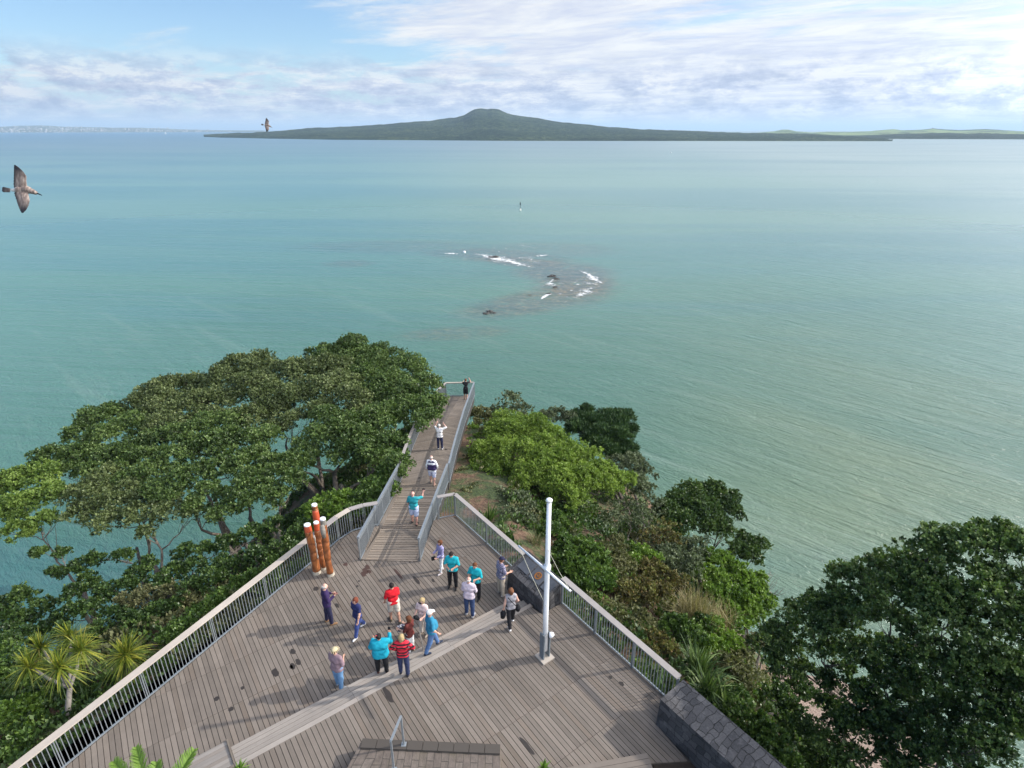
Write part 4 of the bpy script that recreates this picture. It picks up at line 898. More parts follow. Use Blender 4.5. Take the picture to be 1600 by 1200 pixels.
tree('pohutukawa_tree', 'mid green pohutukawa at far left over open branches', 'tree', (-16.5, 23), [(168, 745, -3, 28), (140, 775, -3, 28), (180, 785, -3, 26), (215, 800, -2.8, 24), (120, 805, -3.2, 20), (160, 815, -3, 20), (255, 800, -2.6, 20), (230, 830, -2.8, 14), (295, 800, -2.4, 20), (195, 765, -2.9, 24), (225, 775, -2.8, 24), (150, 758, -3, 24), (115, 770, -3.2, 20), (260, 780, -2.6, 20)], 'poh_olive', multi=4, trunk_r=.16)
tree('yellow_green_tree', 'yellow green tree crown cut by the left edge of the photo', 'tree', (-22, 24), [(55, 742, -3, 30), (20, 750, -3, 28), (78, 768, -3, 22), (40, 785, -3.2, 28), (8, 795, -3.4, 26), (62, 812, -3.4, 20), (25, 828, -3.6, 22), (-20, 770, -3.4, 30)], 'yellow', multi=3, dens=34)
tree('thin_tree', 'sparse branches with small leaf tufts in front of the green water at left', 'tree', (-13.5, 20.5), [(95, 865, -3.6, 12), (60, 862, -3.8, 10), (85, 895, -3.4, 12), (150, 870, -3, 16), (190, 868, -2.8, 14), (230, 880, -2.6, 14), (270, 890, -2.2, 14), (140, 905, -3, 18), (195, 915, -2.6, 16), (110, 925, -3, 14), (320, 860, -2, 16), (355, 850, -2, 18), (285, 862, -2.4, 16), (250, 905, -2.2, 18), (215, 895, -2.6, 16), (300, 885, -2.2, 18), (165, 925, -2.8, 16), (390, 835, -1.6, 18), (340, 880, -1.8, 16), (425, 820, -1.4, 18), (120, 885, -3.2, 14)], 'poh_dark', multi=5, dens=20, thin=.25, trunk_r=.15)
tree('pohutukawa_tree', 'dark tree at the left edge below the yellow green one', 'tree', (-20, 19), [(30, 935, -4, 22), (60, 950, -4, 20), (20, 968, -4, 24), (80, 975, -3.6, 16), (12, 1005, -3.6, 20), (45, 990, -3.6, 18), (-15, 950, -4, 24)], 'poh_dark', multi=3)
# round bushes under the left trees and along the railing
def bush(label, cl, kind='bush', cat='bush', name='shrub', **kw):
    a = dict(dens=24, rrad=.11, nl=12, size=.11, wid=.34, trunk_r=.06, multi=3, twigs=False, bottom=-.2, flatten=.85); a.update(kw)
    return tree(name, label, cat, None, cl, kind, **a)
bush('bright green leafy bush just behind the carved posts', [(508, 792, -.6, 26), (535, 785, -.6, 22), (485, 800, -.7, 18), (530, 805, -.5, 18)], 'bright')
bush('glossy bush between the carved posts and the ramp railing', [(562, 778, -.5, 20), (580, 760, -.6, 18), (548, 800, -.4, 16), (600, 742, -.8, 18)], 'bush')
bush('dark green bush hanging over the walkway railing cap', [(612, 738, -.4, 18), (600, 765, -.4, 20), (622, 712, -.5, 14), (580, 790, -.3, 12)], 'bush')
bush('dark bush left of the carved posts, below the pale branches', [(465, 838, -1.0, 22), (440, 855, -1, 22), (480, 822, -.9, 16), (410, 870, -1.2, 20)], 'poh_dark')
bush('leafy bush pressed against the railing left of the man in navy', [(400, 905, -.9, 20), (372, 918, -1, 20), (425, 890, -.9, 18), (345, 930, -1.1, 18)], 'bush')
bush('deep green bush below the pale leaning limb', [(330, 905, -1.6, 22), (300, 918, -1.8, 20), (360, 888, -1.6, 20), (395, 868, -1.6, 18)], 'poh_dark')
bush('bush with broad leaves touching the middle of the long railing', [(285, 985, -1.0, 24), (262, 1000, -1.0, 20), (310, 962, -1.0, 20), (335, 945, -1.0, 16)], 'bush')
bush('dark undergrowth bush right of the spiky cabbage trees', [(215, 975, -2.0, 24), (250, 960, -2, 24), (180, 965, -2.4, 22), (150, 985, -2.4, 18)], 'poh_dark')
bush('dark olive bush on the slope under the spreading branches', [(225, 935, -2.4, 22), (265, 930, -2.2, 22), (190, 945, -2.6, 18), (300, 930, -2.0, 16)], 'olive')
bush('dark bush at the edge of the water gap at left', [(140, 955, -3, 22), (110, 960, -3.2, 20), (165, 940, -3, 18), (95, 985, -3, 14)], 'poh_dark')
bush('green bush behind the tall cabbage tree at left', [(20, 1040, -2.5, 26), (-5, 1060, -2.5, 26), (35, 1065, -2.4, 20), (10, 1020, -2.8, 18)], 'bush')
bush('mid green bush in the lower left corner beside the railing', [(30, 1120, -1.8, 32), (60, 1105, -1.8, 24), (0, 1140, -1.8, 30), (50, 1145, -1.6, 24)], 'bright', dens=28)
bush('low bush filling the bottom left corner of the photo', [(10, 1180, -1.6, 28), (35, 1172, -1.5, 20), (-20, 1160, -1.6, 26)], 'bush')
bush('dark fern like bush under the cabbage tree heads', [(90, 1095, -1.8, 20), (125, 1085, -1.8, 18), (70, 1075, -2, 18), (105, 1120, -1.5, 14)], 'poh_dark')

# right hand side, from the far end to the camera
def rt(*a, **k_): return tree(*a, **k_)
rt('feathery_tree', 'small airy pale green tree nearest the far end of the walkway on the right', 'tree', None, [(795, 628, -4, 20), (815, 640, -4.2, 15), (780, 642, -4.2, 14), (800, 650, -4.4, 16)], 'grey', 'bark_grey', dens=5, thin=.4, nl=11, size=.15, trunk_r=.08)
bush('brownish bush beside the end of the walkway railing', [(748, 645, -4, 13), (760, 655, -4, 12), (742, 660, -3.8, 8)], 'olive', dens=28)
bush('small green bush on the bare soil beside the walkway', [(738, 672, -3.4, 11), (745, 688, -3.2, 12), (733, 692, -3.2, 8)], 'bright')
rt('lime_tree', 'large bright lime green tree in the middle right of the headland', 'tree', (1.8, 26.5), [(800, 672, -1.6, 28), (832, 668, -1.8, 26), (770, 700, -1.6, 26), (858, 690, -1.8, 28), (810, 708, -1.4, 28), (845, 722, -1.6, 28), (885, 705, -2, 28), (918, 722, -2.2, 24), (900, 745, -2, 26), (870, 750, -1.8, 26), (940, 740, -2.4, 22), (970, 748, -2.6, 18), (825, 735, -1.6, 22), (782, 730, -2, 20), (925, 762, -2.4, 18), (880, 775, -2, 20), (905, 780, -2.4, 16), (785, 680, -1.8, 24), (768, 720, -2.0, 20), (815, 755, -2.0, 18), (955, 760, -2.6, 16), (845, 700, -1.5, 26), (870, 722, -1.7, 26), (790, 658, -2.2, 20), (920, 742, -2.2, 22)], 'lime', 'bark_dark', dens=34, rrad=.13, nl=13, size=.09, multi=4, trunk_r=.13, flatten=.85)
bush('brownish green scrub leaning on the walkway railing below the soil path', [(722, 742, -2.4, 12), (730, 722, -2.6, 12), (752, 702, -2.8, 14), (765, 678, -3, 14)], 'olive')
bush('low green shrub between the walkway railing and the lime tree', [(760, 722, -2.4, 20), (748, 735, -2.4, 16), (775, 745, -2.2, 16), (742, 712, -2.8, 14)], 'bright', dens=28)
rt('pine_tree', 'dark green pine with jagged upswept tips behind the lime tree', 'tree', (9, 33), [(905, 652, -5, 16), (925, 660, -5, 20), (950, 655, -5, 20), (975, 650, -5, 14), (935, 680, -5, 22), (965, 678, -5, 20), (985, 672, -5.4, 11), (915, 640, -4.6, 9), (978, 702, -5.6, 14), (945, 700, -5.4, 18), (900, 668, -5, 16)], 'pine', 'bark_dark', dens=34, rrad=.22, nl=14, size=.30, wid=.10, flatten=.6, multi=3, thin=.1, up=.9)
bush('dark grey green scrub on the skyline left of the pine', [(872, 648, -5, 14), (855, 650, -5, 12), (888, 655, -5, 14), (842, 655, -5, 8)], 'grey', dens=28)
bush('grey olive scrub tumbling toward the sea right of the lime tree', [(990, 725, -5.6, 18), (1010, 742, -6, 17), (985, 755, -5, 20), (1005, 765, -5.4, 16), (965, 722, -5.4, 16)], 'grey', dens=26, nl=12)
rt('broadleaf_tree', 'tall dark green tree on the skyline in the middle of the right slope', 'tree', (12.5, 30), [(1085, 775, -6, 24), (1110, 770, -6.2, 22), (1062, 788, -6, 22), (1125, 790, -6.5, 20), (1140, 800, -6.8, 15), (1095, 805, -6, 26), (1070, 820, -5.6, 22), (1125, 825, -6.4, 20), (1040, 800, -5.8, 18), (1145, 775, -6.6, 10)], 'poh_dark', 'bark_dark', multi=3, flatten=.95)
bush('grey bare twiggy bush between the lime tree and the tall dark tree', [(985, 800, -4.4, 22), (1010, 815, -4.6, 22), (960, 812, -4.2, 18), (1025, 790, -5, 14), (940, 830, -3.8, 16)], 'grey', bark='bark_grey', dens=2.6, thin=.4, twigs=True, multi=6)
bush('reddish brown twiggy scrub under the tall dark tree', [(1040, 830, -4.8, 20), (1020, 842, -4.6, 20), (1055, 850, -4.8, 16)], 'bramble', bark='bark_grey', dens=3, twigs=True, multi=6, thin=.3)
bush('grey green shrub below the tall dark tree', [(1060, 868, -4.6, 22), (1035, 875, -4.4, 20), (1085, 855, -5, 20), (1078, 885, -4.6, 18)], 'grey', dens=28)
rt('broadleaf_tree', 'dark rounded tree jutting over the green water at the right of the slope', 'tree', (16, 29.5), [(1170, 845, -7.6, 18), (1188, 852, -7.8, 14), (1152, 858, -7.2, 16), (1175, 868, -7.4, 14)], 'poh_dark', 'bark_dark', multi=2, trunk_r=.1)
rt('broadleaf_tree', 'sunlit yellowish green tree above the little bay', 'tree', (14, 27), [(1120, 880, -6, 24), (1145, 900, -6.4, 24), (1105, 905, -5.6, 24), (1170, 910, -6.8, 20), (1185, 935, -7, 20), (1150, 935, -6.2, 22), (1115, 930, -5.6, 20), (1190, 905, -7.2, 12), (1170, 958, -6.6, 18), (1135, 955, -5.8, 18)], 'bright', 'bark_dark', multi=3, dens=34)
rt('bare_tree', 'bare dead twigs reaching over the water from the sunlit tree', 'tree', (15, 26.5), [(1215, 905, -7.5, 12), (1205, 890, -7.5, 10), (1222, 920, -7.4, 8), (1198, 915, -7.2, 8)], 'grey', 'bark_grey', dens=.1, multi=5, trunk_r=.04)
bush('glossy dark green shrub right behind the yardarm of the mast', [(900, 860, -2, 28), (925, 872, -2, 24), (905, 895, -1.8, 26), (935, 905, -1.9, 20), (880, 880, -1.6, 20), (915, 925, -1.7, 18)], 'bush', dens=28, size=.16)
bush('olive shrub between the glossy dark shrub and the brambles', [(950, 868, -2.8, 22), (970, 885, -2.8, 20), (955, 900, -2.4, 18), (965, 850, -3.2, 18)], 'olive')
bush('red tinged bramble patch in the middle of the right slope', [(1010, 890, -3.4, 20), (1035, 905, -3.6, 20), (1000, 920, -2.8, 20), (1040, 930, -3.2, 16), (975, 925, -2.4, 18), (1060, 910, -4, 14)], 'bramble', dens=28)
bush('yellow green sprigs above the bramble patch', [(1000, 865, -3.2, 16), (985, 875, -3, 12), (1020, 872, -3.6, 12)], 'bright')
bush('bushy green shrub below the pale grass on the right slope', [(1068, 985, -3, 22), (1090, 978, -3.4, 18), (1050, 978, -2.9, 16), (1085, 1000, -3, 18)], 'bush', dens=28)
bush('weedy green tangle along the outside of the railing', [(945, 960, -1.6, 20), (970, 975, -1.6, 18), (925, 945, -1.6, 16), (990, 990, -1.7, 18), (1000, 965, -2.0, 16)], 'olive', dens=28)
bush('brown weedy scrub beside the lower railing', [(1020, 1000, -1.8, 18), (1040, 1015, -1.8, 18), (1010, 1020, -1.6, 14)], 'bramble', dens=28)
bush('green shrub on the slope above the shaded tree', [(1120, 985, -4, 20), (1140, 1005, -4, 18), (1115, 1015, -3.4, 18), (1150, 980, -5, 14)], 'bright')
bush('shaded dark shrub right of the flax clumps', [(1130, 1045, -3, 22), (1155, 1065, -3.2, 20), (1120, 1070, -2.6, 18), (1160, 1035, -4, 18), (1178, 1010, -4.6, 16)], 'olive')
bush('shaded bush beside the long stone wall', [(1165, 1120, -1.6, 24), (1190, 1140, -1.6, 22), (1150, 1095, -2, 20), (1210, 1165, -1.4, 22), (1225, 1190, -1.3, 20)], 'bush', dens=28)
bush('small dark bush below the shaded tree, in front of the pink beach', [(1245, 1072, -4.5, 20), (1225, 1055, -4.5, 18), (1268, 1095, -4, 18), (1215, 1085, -3.4, 18)], 'poh_dark')
bush('dark bush in the bottom strip between the wall and the big tree', [(1250, 1150, -2.6, 24), (1235, 1115, -3, 20), (1270, 1175, -2.4, 22), (1300, 1190, -2.2, 24)], 'poh_dark')
bush('silver grey bush beside the railing between the flax and the lime tree', [(802, 785, -1.8, 22), (790, 808, -1.6, 18), (815, 812, -1.7, 18), (785, 775, -2, 14), (825, 798, -2, 14)], 'grey', dens=28, thin=.2)
bush('pale weedy shrub beside the upper corner of the railing', [(742, 768, -2.2, 15), (728, 775, -2.0, 12), (735, 752, -2.4, 12), (722, 752, -2.4, 8)], 'olive', dens=28, thin=.2)
bush('young green shrub below the lime tree trunks', [(850, 800, -2.4, 18), (868, 815, -2.4, 18), (880, 800, -2.8, 16), (860, 832, -2, 16)], 'bush')
# the big shaded tree at the right, close to the camera
BT = [(1478, 838, 6.0, 30), (1450, 862, 5.6, 32), (1520, 845, 6.2, 34), (1560, 835, 6.4, 36), (1600, 850, 6.4, 40), (1410, 880, 4.8, 34), (1370, 890, 4.2, 30), (1335, 900, 3.6, 30), (1350, 930, 3.6, 32), (1400, 925, 4.6, 36), (1460, 915, 5.2, 38), (1530, 905, 5.8, 40), (1590, 915, 5.8, 40), (1300, 935, 2.8, 30), (1265, 955, 2.0, 28), (1240, 975, 1.2, 26), (1215, 992, .6, 24), (1290, 975, 2.2, 30), (1330, 975, 2.8, 32), (1390, 970, 3.8, 34), (1480, 965, 4.8, 32), (1550, 975, 5, 38), (1610, 980, 5.2, 38), (1195, 1000, -.6, 20), (1240, 1010, .6, 22), (1210, 1030, 0, 18), (1290, 1015, 1.4, 24), (1345, 1015, 2.2, 26), (1400, 1015, 3, 28), (1520, 1020, 4.2, 30), (1570, 1030, 4.4, 30), (1440, 1000, 4, 24), (1255, 1045, .2, 16), (1450, 955, 4.8, 30), (1500, 930, 5.4, 34), (1430, 900, 5.2, 30), (1310, 955, 2.6, 26)]
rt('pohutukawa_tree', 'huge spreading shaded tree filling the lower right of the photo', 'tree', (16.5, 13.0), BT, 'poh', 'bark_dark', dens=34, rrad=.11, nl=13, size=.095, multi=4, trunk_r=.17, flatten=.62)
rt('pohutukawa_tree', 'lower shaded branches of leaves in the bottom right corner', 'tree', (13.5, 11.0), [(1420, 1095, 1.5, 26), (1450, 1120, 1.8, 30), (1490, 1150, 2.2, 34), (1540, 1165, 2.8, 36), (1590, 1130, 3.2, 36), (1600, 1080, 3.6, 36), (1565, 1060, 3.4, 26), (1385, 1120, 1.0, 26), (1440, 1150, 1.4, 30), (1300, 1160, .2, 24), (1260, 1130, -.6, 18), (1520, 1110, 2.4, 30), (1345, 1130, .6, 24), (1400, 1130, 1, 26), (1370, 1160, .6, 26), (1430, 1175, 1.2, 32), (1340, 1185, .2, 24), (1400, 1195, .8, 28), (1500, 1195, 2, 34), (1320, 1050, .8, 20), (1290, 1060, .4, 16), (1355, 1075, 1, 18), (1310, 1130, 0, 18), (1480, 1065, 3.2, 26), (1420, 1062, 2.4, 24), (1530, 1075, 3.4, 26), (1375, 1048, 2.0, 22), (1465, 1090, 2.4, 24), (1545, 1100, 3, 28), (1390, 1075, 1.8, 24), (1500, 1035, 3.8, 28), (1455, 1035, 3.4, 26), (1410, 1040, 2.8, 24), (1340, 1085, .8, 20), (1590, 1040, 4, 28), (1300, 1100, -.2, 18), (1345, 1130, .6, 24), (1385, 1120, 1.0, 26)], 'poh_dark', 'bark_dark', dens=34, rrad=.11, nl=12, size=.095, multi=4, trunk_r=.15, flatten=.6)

# ---- flax, cabbage trees, palms, grass: bladed plants
def blades(c, n, L, wd, spread=(.25, 1.35), droop=.7, seg=4, jitter=.05, upb=0.0):
    Vs, Ts = [], []
    az = rng.uniform(0, 2*math.pi, n); el = rng.uniform(spread[0], spread[1], n); ln = L*rng.uniform(.65, 1.1, n)
    c = np.array(c)
    for i in range(n):
        d = np.array([math.cos(az[i])*math.cos(el[i]), math.sin(az[i])*math.cos(el[i]), math.sin(el[i])]); s = np.cross(d, [0, 0, 1.]); s /= max(np.linalg.norm(s), 1e-6)
        o_ = c + rng.normal(size=3)*jitter; pts = []
        for q in range(seg+1):
            t = q/seg; pts.append(o_ + d*ln[i]*t + np.array([0, 0, -droop*ln[i]*t*t*.5*math.cos(el[i])]))
        tn = (rng.random(), rng.random(), rng.random())
        for q in range(seg):
            w0, w1_ = wd*(1-(q/seg)**2.2)+.002, wd*(1-((q+1)/seg)**2.2)+.002
            Vs += [pts[q]-s*w0, pts[q]+s*w0, pts[q+1]+s*w1_, pts[q+1]-s*w1_]; Ts += [tn]*4
    return np.array(Vs), np.array(Ts)
def flax(label, u, v, z, L=1.5, n=70, kind='flax', name='flax_plant', cat='plant', wd=.035, spread=(.5, 1.45), droop=1.0, group=None, clumps=1, jitter=.12):
    c = P(u, v, z); Vs, Ts = zip(*[blades((c.x+(random.uniform(-.5, .5)*L*.6 if clumps > 1 else 0), c.y+(random.uniform(-.5, .5)*L*.6 if clumps > 1 else 0), c.z-L*.45), n, L, wd, spread, droop, jitter=jitter) for _ in range(clumps)])
    o = quads(name, np.vstack(Vs), np.vstack(Ts), LM[kind], None); return tagm(o, label, cat, group)
flax('spiky green flax clump just outside the upper corner of the railing', 762, 806, -1.0, 1.3, 80, 'flax')
flax('second smaller flax clump right of the one at the railing corner', 790, 828, -1.2, 1.0, 50, 'flax')
flax('tufted grassy plant behind the stone plinth', 835, 842, -1.4, 1.1, 110, 'olive', wd=.014)
flax('broad flax clump beside the end of the lower railing', 1085, 1040, -1.6, 1.6, 90, 'flax', clumps=2)
flax('flax clump with arching blades halfway along the long wall', 1130, 1085, -1.6, 1.7, 90, 'flax', clumps=2)
flax('dark flax clump nearest the end of the stone wall', 1108, 1062, -1.2, 1.3, 60, 'flax')
flax('pale straw coloured grass tussock on the right slope', 1075, 948, -3.4, 1.7, 260, 'straw', 'grass_tussock', 'grass', .010, (.7, 1.5), .8, clumps=3, jitter=.3)
flax('dry straw grass above the little bay', 1120, 960, -4.4, 1.3, 180, 'straw', 'grass_tussock', 'grass', .010, (.7, 1.5), .8, clumps=2, jitter=.3)
flax('pale green flax leaves behind the railing balusters, beside the cabbage trees', 172, 1052, -1.4, 1.2, 50, 'flax')
flax('dark strappy plant between the cabbage tree trunk and the railing', 130, 1100, -1.4, 1.4, 70, 'flax')
flax('strappy plant poking up behind the lower left railing', 330, 990, -.8, 1.0, 50, 'flax')
flax('flax with light edged leaves seen through the middle of the long railing', 300, 1010, -.8, 1.0, 50, 'flax')
cb = P(98, 1130, -1.4)
ct = empty('cabbage_tree', cb, 'tall yellow green cabbage tree with five spiky heads left of the railing', 'tree')
hd = [P(u, v, z) for u, v, z in ((64, 1012, -.2), (110, 996, -.3), (46, 1042, -.5), (92, 1044, .5), (126, 1015, -.2))]
mb = MB(); fk = hd[3] + Vector((0, .1, -1.0)); mb.tube([cb+Vector((0, 0, -.8)), cb.lerp(fk, .5)+Vector((.06, 0, 0)), fk], [.10, .09, .08], 8)
for h_ in hd: mb.tube([fk, fk.lerp(h_, .5)+Vector((0, 0, -.12)), h_], [.07, .055, .05], 7)
mb.build('trunk', M['bark_grey'], ct, True)
for h_ in hd:
    V, T = blades(h_, 150, .88, .020, (-.9, 1.5), .75, jitter=.04); quads('leaf_head', V, T, LM['cord'], ct)
cb2 = P(200, 1050, -1.4); ct = empty('cabbage_tree', cb2, 'single headed yellow green cabbage tree right against the railing', 'tree')
h_ = P(197, 1024, -.2); mb = MB(); mb.tube([cb2+Vector((0, 0, -.8)), cb2.lerp(h_, .5), h_], [.09, .08, .07], 8); mb.build('trunk', M['bark_grey'], ct, True)
V, T = blades(h_, 300, 1.0, .020, (-1.0, 1.5), .8, jitter=.06); quads('leaf_head', V, T, LM['cord'], ct)
# palm whose upper fronds rise into the bottom edge
def frond(base, tip, n=60, ll=.30, arch=.25):
    a, b2 = Vector(base), Vector(tip); L = (b2-a).length; ax = (b2-a).normalized(); side = ax.cross(Vector((0, -.55, .83))).normalized(); up = side.cross(ax)
    Vs, Ts = [], []
    for i in range(n):
        t = (i+1)/n; p = a.lerp(b2, t) + Vector((0, 0, arch*math.sin(math.pi*t))); l = ll*(math.sin(math.pi*min(1, .15+.85*t))**.5*.8+.2)
        for s in (-1, 1):
            for r_ in range(2):
                d = (ax*.85 + side*s*.75 + up*random.uniform(-.1, .5)).normalized(); q = p+d*l*random.uniform(.8, 1.1); wv_ = ax.cross(d).cross(d).normalized()*.014
                Vs += [p-wv_, p+wv_, q+wv_*.3, q-wv_*.3]; tt = (random.random(), t*.6+.3, random.random()); Ts += [tt]*4
    return np.array([tuple(v) for v in Vs]), np.array(Ts)
pbase = P(245, 1290, 2.2)
pt = empty('palm_tree', (pbase.x, pbase.y, 0), 'bright green palm fronds rising over the bottom left edge of the photo', 'palm')
mb = MB(); mb.tube([(pbase.x, pbase.y, -1.0), (pbase.x, pbase.y, 1.2), tuple(pbase)], [.13, .11, .09], 10); mb.build('trunk', M['bark_grey'], pt, True)
for (u, v, z, ar) in ((213, 1168, 2.9, .2), (303, 1172, 2.9, .15), (245, 1192, 2.9, .2), (178, 1190, 2.7, .25), (190, 1240, 1.9, .3), (330, 1230, 1.9, .3), (260, 1400, 1.9, .3)):
    V, T = frond(pbase, P(u, v, z), arch=ar); quads('frond', V, T, LM['palm'], pt)
for (u, v, lb) in ((375, 1203, 'small green leaf tuft at the bottom edge by the access ramp'), (849, 1200, 'tiny green tuft at the bottom edge beside the timber bench')):
    c = P(u, v, 1.0); V, T = blades(c, 60, .28, .02, (-.1, 1.4), .8, jitter=.02); o = quads('leafy_plant', V, T, LM['palm'], None); tagm(o, lb, 'plant')
    mb = MB(); mb.tube([(c.x, c.y, Z1+.0), (c.x, c.y, 1.0)], .025, 6); mb.build('stem', M['bark_grey'], o, True, world=False)

# ---- undergrowth covering the slopes, not countable
def undergrowth():
    n = 60000; x = rng.uniform(-34, 30, n); y = rng.uniform(4, 56, n); z = ground_z(x, y)
    e = .4; zx = (ground_z(x+e, y)-z)/e; zy = (ground_z(x, y+e)-z)/e
    keep = (z > -21.0) & ~((x > -7.2) & (x < -2.2) & (y > 19) & (y < 45))
    infence = (x*WW[0]+y*WW[1] < 12.3) & (x > -8.44-(20.17-y)*.5-.3) & (y < 24); keep &= ~infence
    path = (x > -2.6) & (x < .6+.9*np.sin(y*.4)) & (y > 24) & (y < 42) & (vnoise(x, y, 8, 3, .8) < .62); keep &= ~path
    keep &= vnoise(x, y, 21, 4, .3) > .36
    x, y, z, zx, zy = x[keep], y[keep], z[keep], zx[keep], zy[keep]
    nrm = np.stack([-zx, -zy, np.ones_like(x)], 1); nrm /= np.linalg.norm(nrm, axis=1, keepdims=True)
    hN = vnoise(x, y, 30, 4, .5); cen = np.stack([x, y, z+.05+1.0*hN**2*rng.random(len(x))], 1)
    return cen, nrm, vnoise(x, y, 41, 3, .35)
cen, nrm, hue = undergrowth()
for i, (kd, lo, hi, lb) in enumerate((('poh_dark', 0, .42, 'dark'), ('bush', .42, .60, 'green'), ('olive', .60, 1.1, 'olive'))):
    s = (hue >= lo) & (hue < hi); n_ = int(s.sum())
    V, T = leaves_from(cen[s], nrm[s], .25, 9, .17, .32, rng.random(n_), np.clip(rng.normal(.4, .2, n_), 0, 1), .5, .4)
    o = quads('undergrowth', V, T, LM[kd], None); tagm(o, kind='stuff', label=f'{lb} low undergrowth covering the slopes of the headland', cat='undergrowth')

# ================================================================== BIRDS AND PEOPLE (surfaces grown from smooth-blended limbs)
def surface(prims, h, kmix=.03, cut=None, noise_amp=0.0, seed=0, pad=.03):
    """prims: (a, b, ra, rb, scale) round cones; returns V, F of their smooth union on a grid of step h"""
    A = np.array([p[0] for p in prims]+[p[1] for p in prims], float); rm = max(max(p[2], p[3]) for p in prims)
    lo = A.min(0)-rm-pad; hi = A.max(0)+rm+pad; n = np.ceil((hi-lo)/h).astype(int)+2
    ax = [lo[i]+h*np.arange(n[i]) for i in range(3)]
    G = np.stack(np.meshgrid(*ax, indexing='ij'), -1); D = np.full(G.shape[:3], 9.0)
    for p in prims:
        a, b, ra, rb = np.array(p[0], float), np.array(p[1], float), p[2], p[3]; sc_ = np.array(p[4]) if len(p) > 4 else None
        l2 = np.minimum(a, b)-max(ra, rb)*1.6-.09; h2 = np.maximum(a, b)+max(ra, rb)*1.6+.09
        s = tuple(slice(max(0, int((l2[i]-lo[i])/h)), min(n[i], int((h2[i]-lo[i])/h)+2)) for i in range(3))
        g = G[s]
        if sc_ is not None: c = (a+b)/2; g = c+(g-c)/sc_; a2, b2 = c+(a-c)/sc_, c+(b-c)/sc_
        else: a2, b2 = a, b
        ba = b2-a2; L2 = max(ba @ ba, 1e-9); t = np.clip(((g-a2) @ ba)/L2, 0, 1)
        d = np.linalg.norm(g-a2-t[..., None]*ba, axis=-1)-(ra+(rb-ra)*t)
        if sc_ is not None: d = d*sc_.min()**.5
        o_ = D[s]; q = np.clip(.5+.5*(o_-d)/kmix, 0, 1); D[s] = o_+(d-o_)*q-kmix*q*(1-q)
    if noise_amp:
        D = D + noise_amp*(np.sin(G[..., 0]*31+seed)*np.sin(G[..., 2]*19+G[..., 1]*23+seed*2)+.5*np.sin(G[..., 2]*47+G[..., 0]*29))
    if cut is not None: D = np.maximum(D, cut(G))
    I = D < 0; c8 = [I[i:n[0]-1+i, j:n[1]-1+j, q:n[2]-1+q] for i in (0, 1) for j in (0, 1) for q in (0, 1)]
    sm = sum(c.astype(np.int8) for c in c8); act = (sm > 0) & (sm < 8); ids = -np.ones(act.shape, int); ids[act] = np.arange(act.sum())
    acc = np.zeros(act.shape+(3,)); cnt = np.zeros(act.shape)
    corners = [(i, j, q) for i in (0, 1) for j in (0, 1) for q in (0, 1)]
    S_ = {c: D[c[0]:n[0]-1+c[0], c[1]:n[1]-1+c[1], c[2]:n[2]-1+c[2]] for c in corners}
    for c in corners:
        for axn in range(3):
            if c[axn]: continue
            e = list(c); e[axn] = 1; e = tuple(e); d0, d1 = S_[c], S_[e]; x = (d0 < 0) != (d1 < 0)
            t = np.where(x, d0/np.where(x, d0-d1, 1), 0)
            for q in range(3): acc[..., q] += np.where(x, c[q]+(t if q == axn else 0), 0)
            cnt += x
    idx = np.argwhere(act); V = lo+h*(idx+acc[act]/cnt[act][:, None]); Fs = []
    for axn in range(3):
        u, v = (axn+1) % 3, (axn+2) % 3
        s0 = [slice(1, n[q]-1) for q in range(3)]; s1 = list(s0); s0[axn] = slice(0, n[axn]-1); s1[axn] = slice(1, n[axn])
        a, b = I[tuple(s0)], I[tuple(s1)]; cr = np.argwhere(a != b); fl = a[a != b]
        off = np.array([0 if q == axn else 1 for q in range(3)]); base = cr+off
        eu = np.eye(3, dtype=int)[u]; ev = np.eye(3, dtype=int)[v]
        q0, q1, q2, q3 = [ids[tuple((base-o_).T)] for o_ in (eu+ev, ev, eu*0, eu)]
        f = np.stack([q0, q1, q2, q3], 1); f[~fl] = f[~fl][:, ::-1]; Fs.append(f)
    F = np.vstack(Fs); F = F[(F >= 0).all(1)]; return V, F
def smooth_mesh(name, parts, mats):
    """parts: list of (V, F, material index)"""
    Vs, Fs, mi, o_ = [], [], [], 0
    for V, F, m_ in parts: Vs.append(V); Fs.append(F+o_); mi += [m_]*len(F); o_ += len(V)
    return fast_mesh(name, np.vstack(Vs), np.vstack(Fs), mats, True, None, mi)
CM = {}
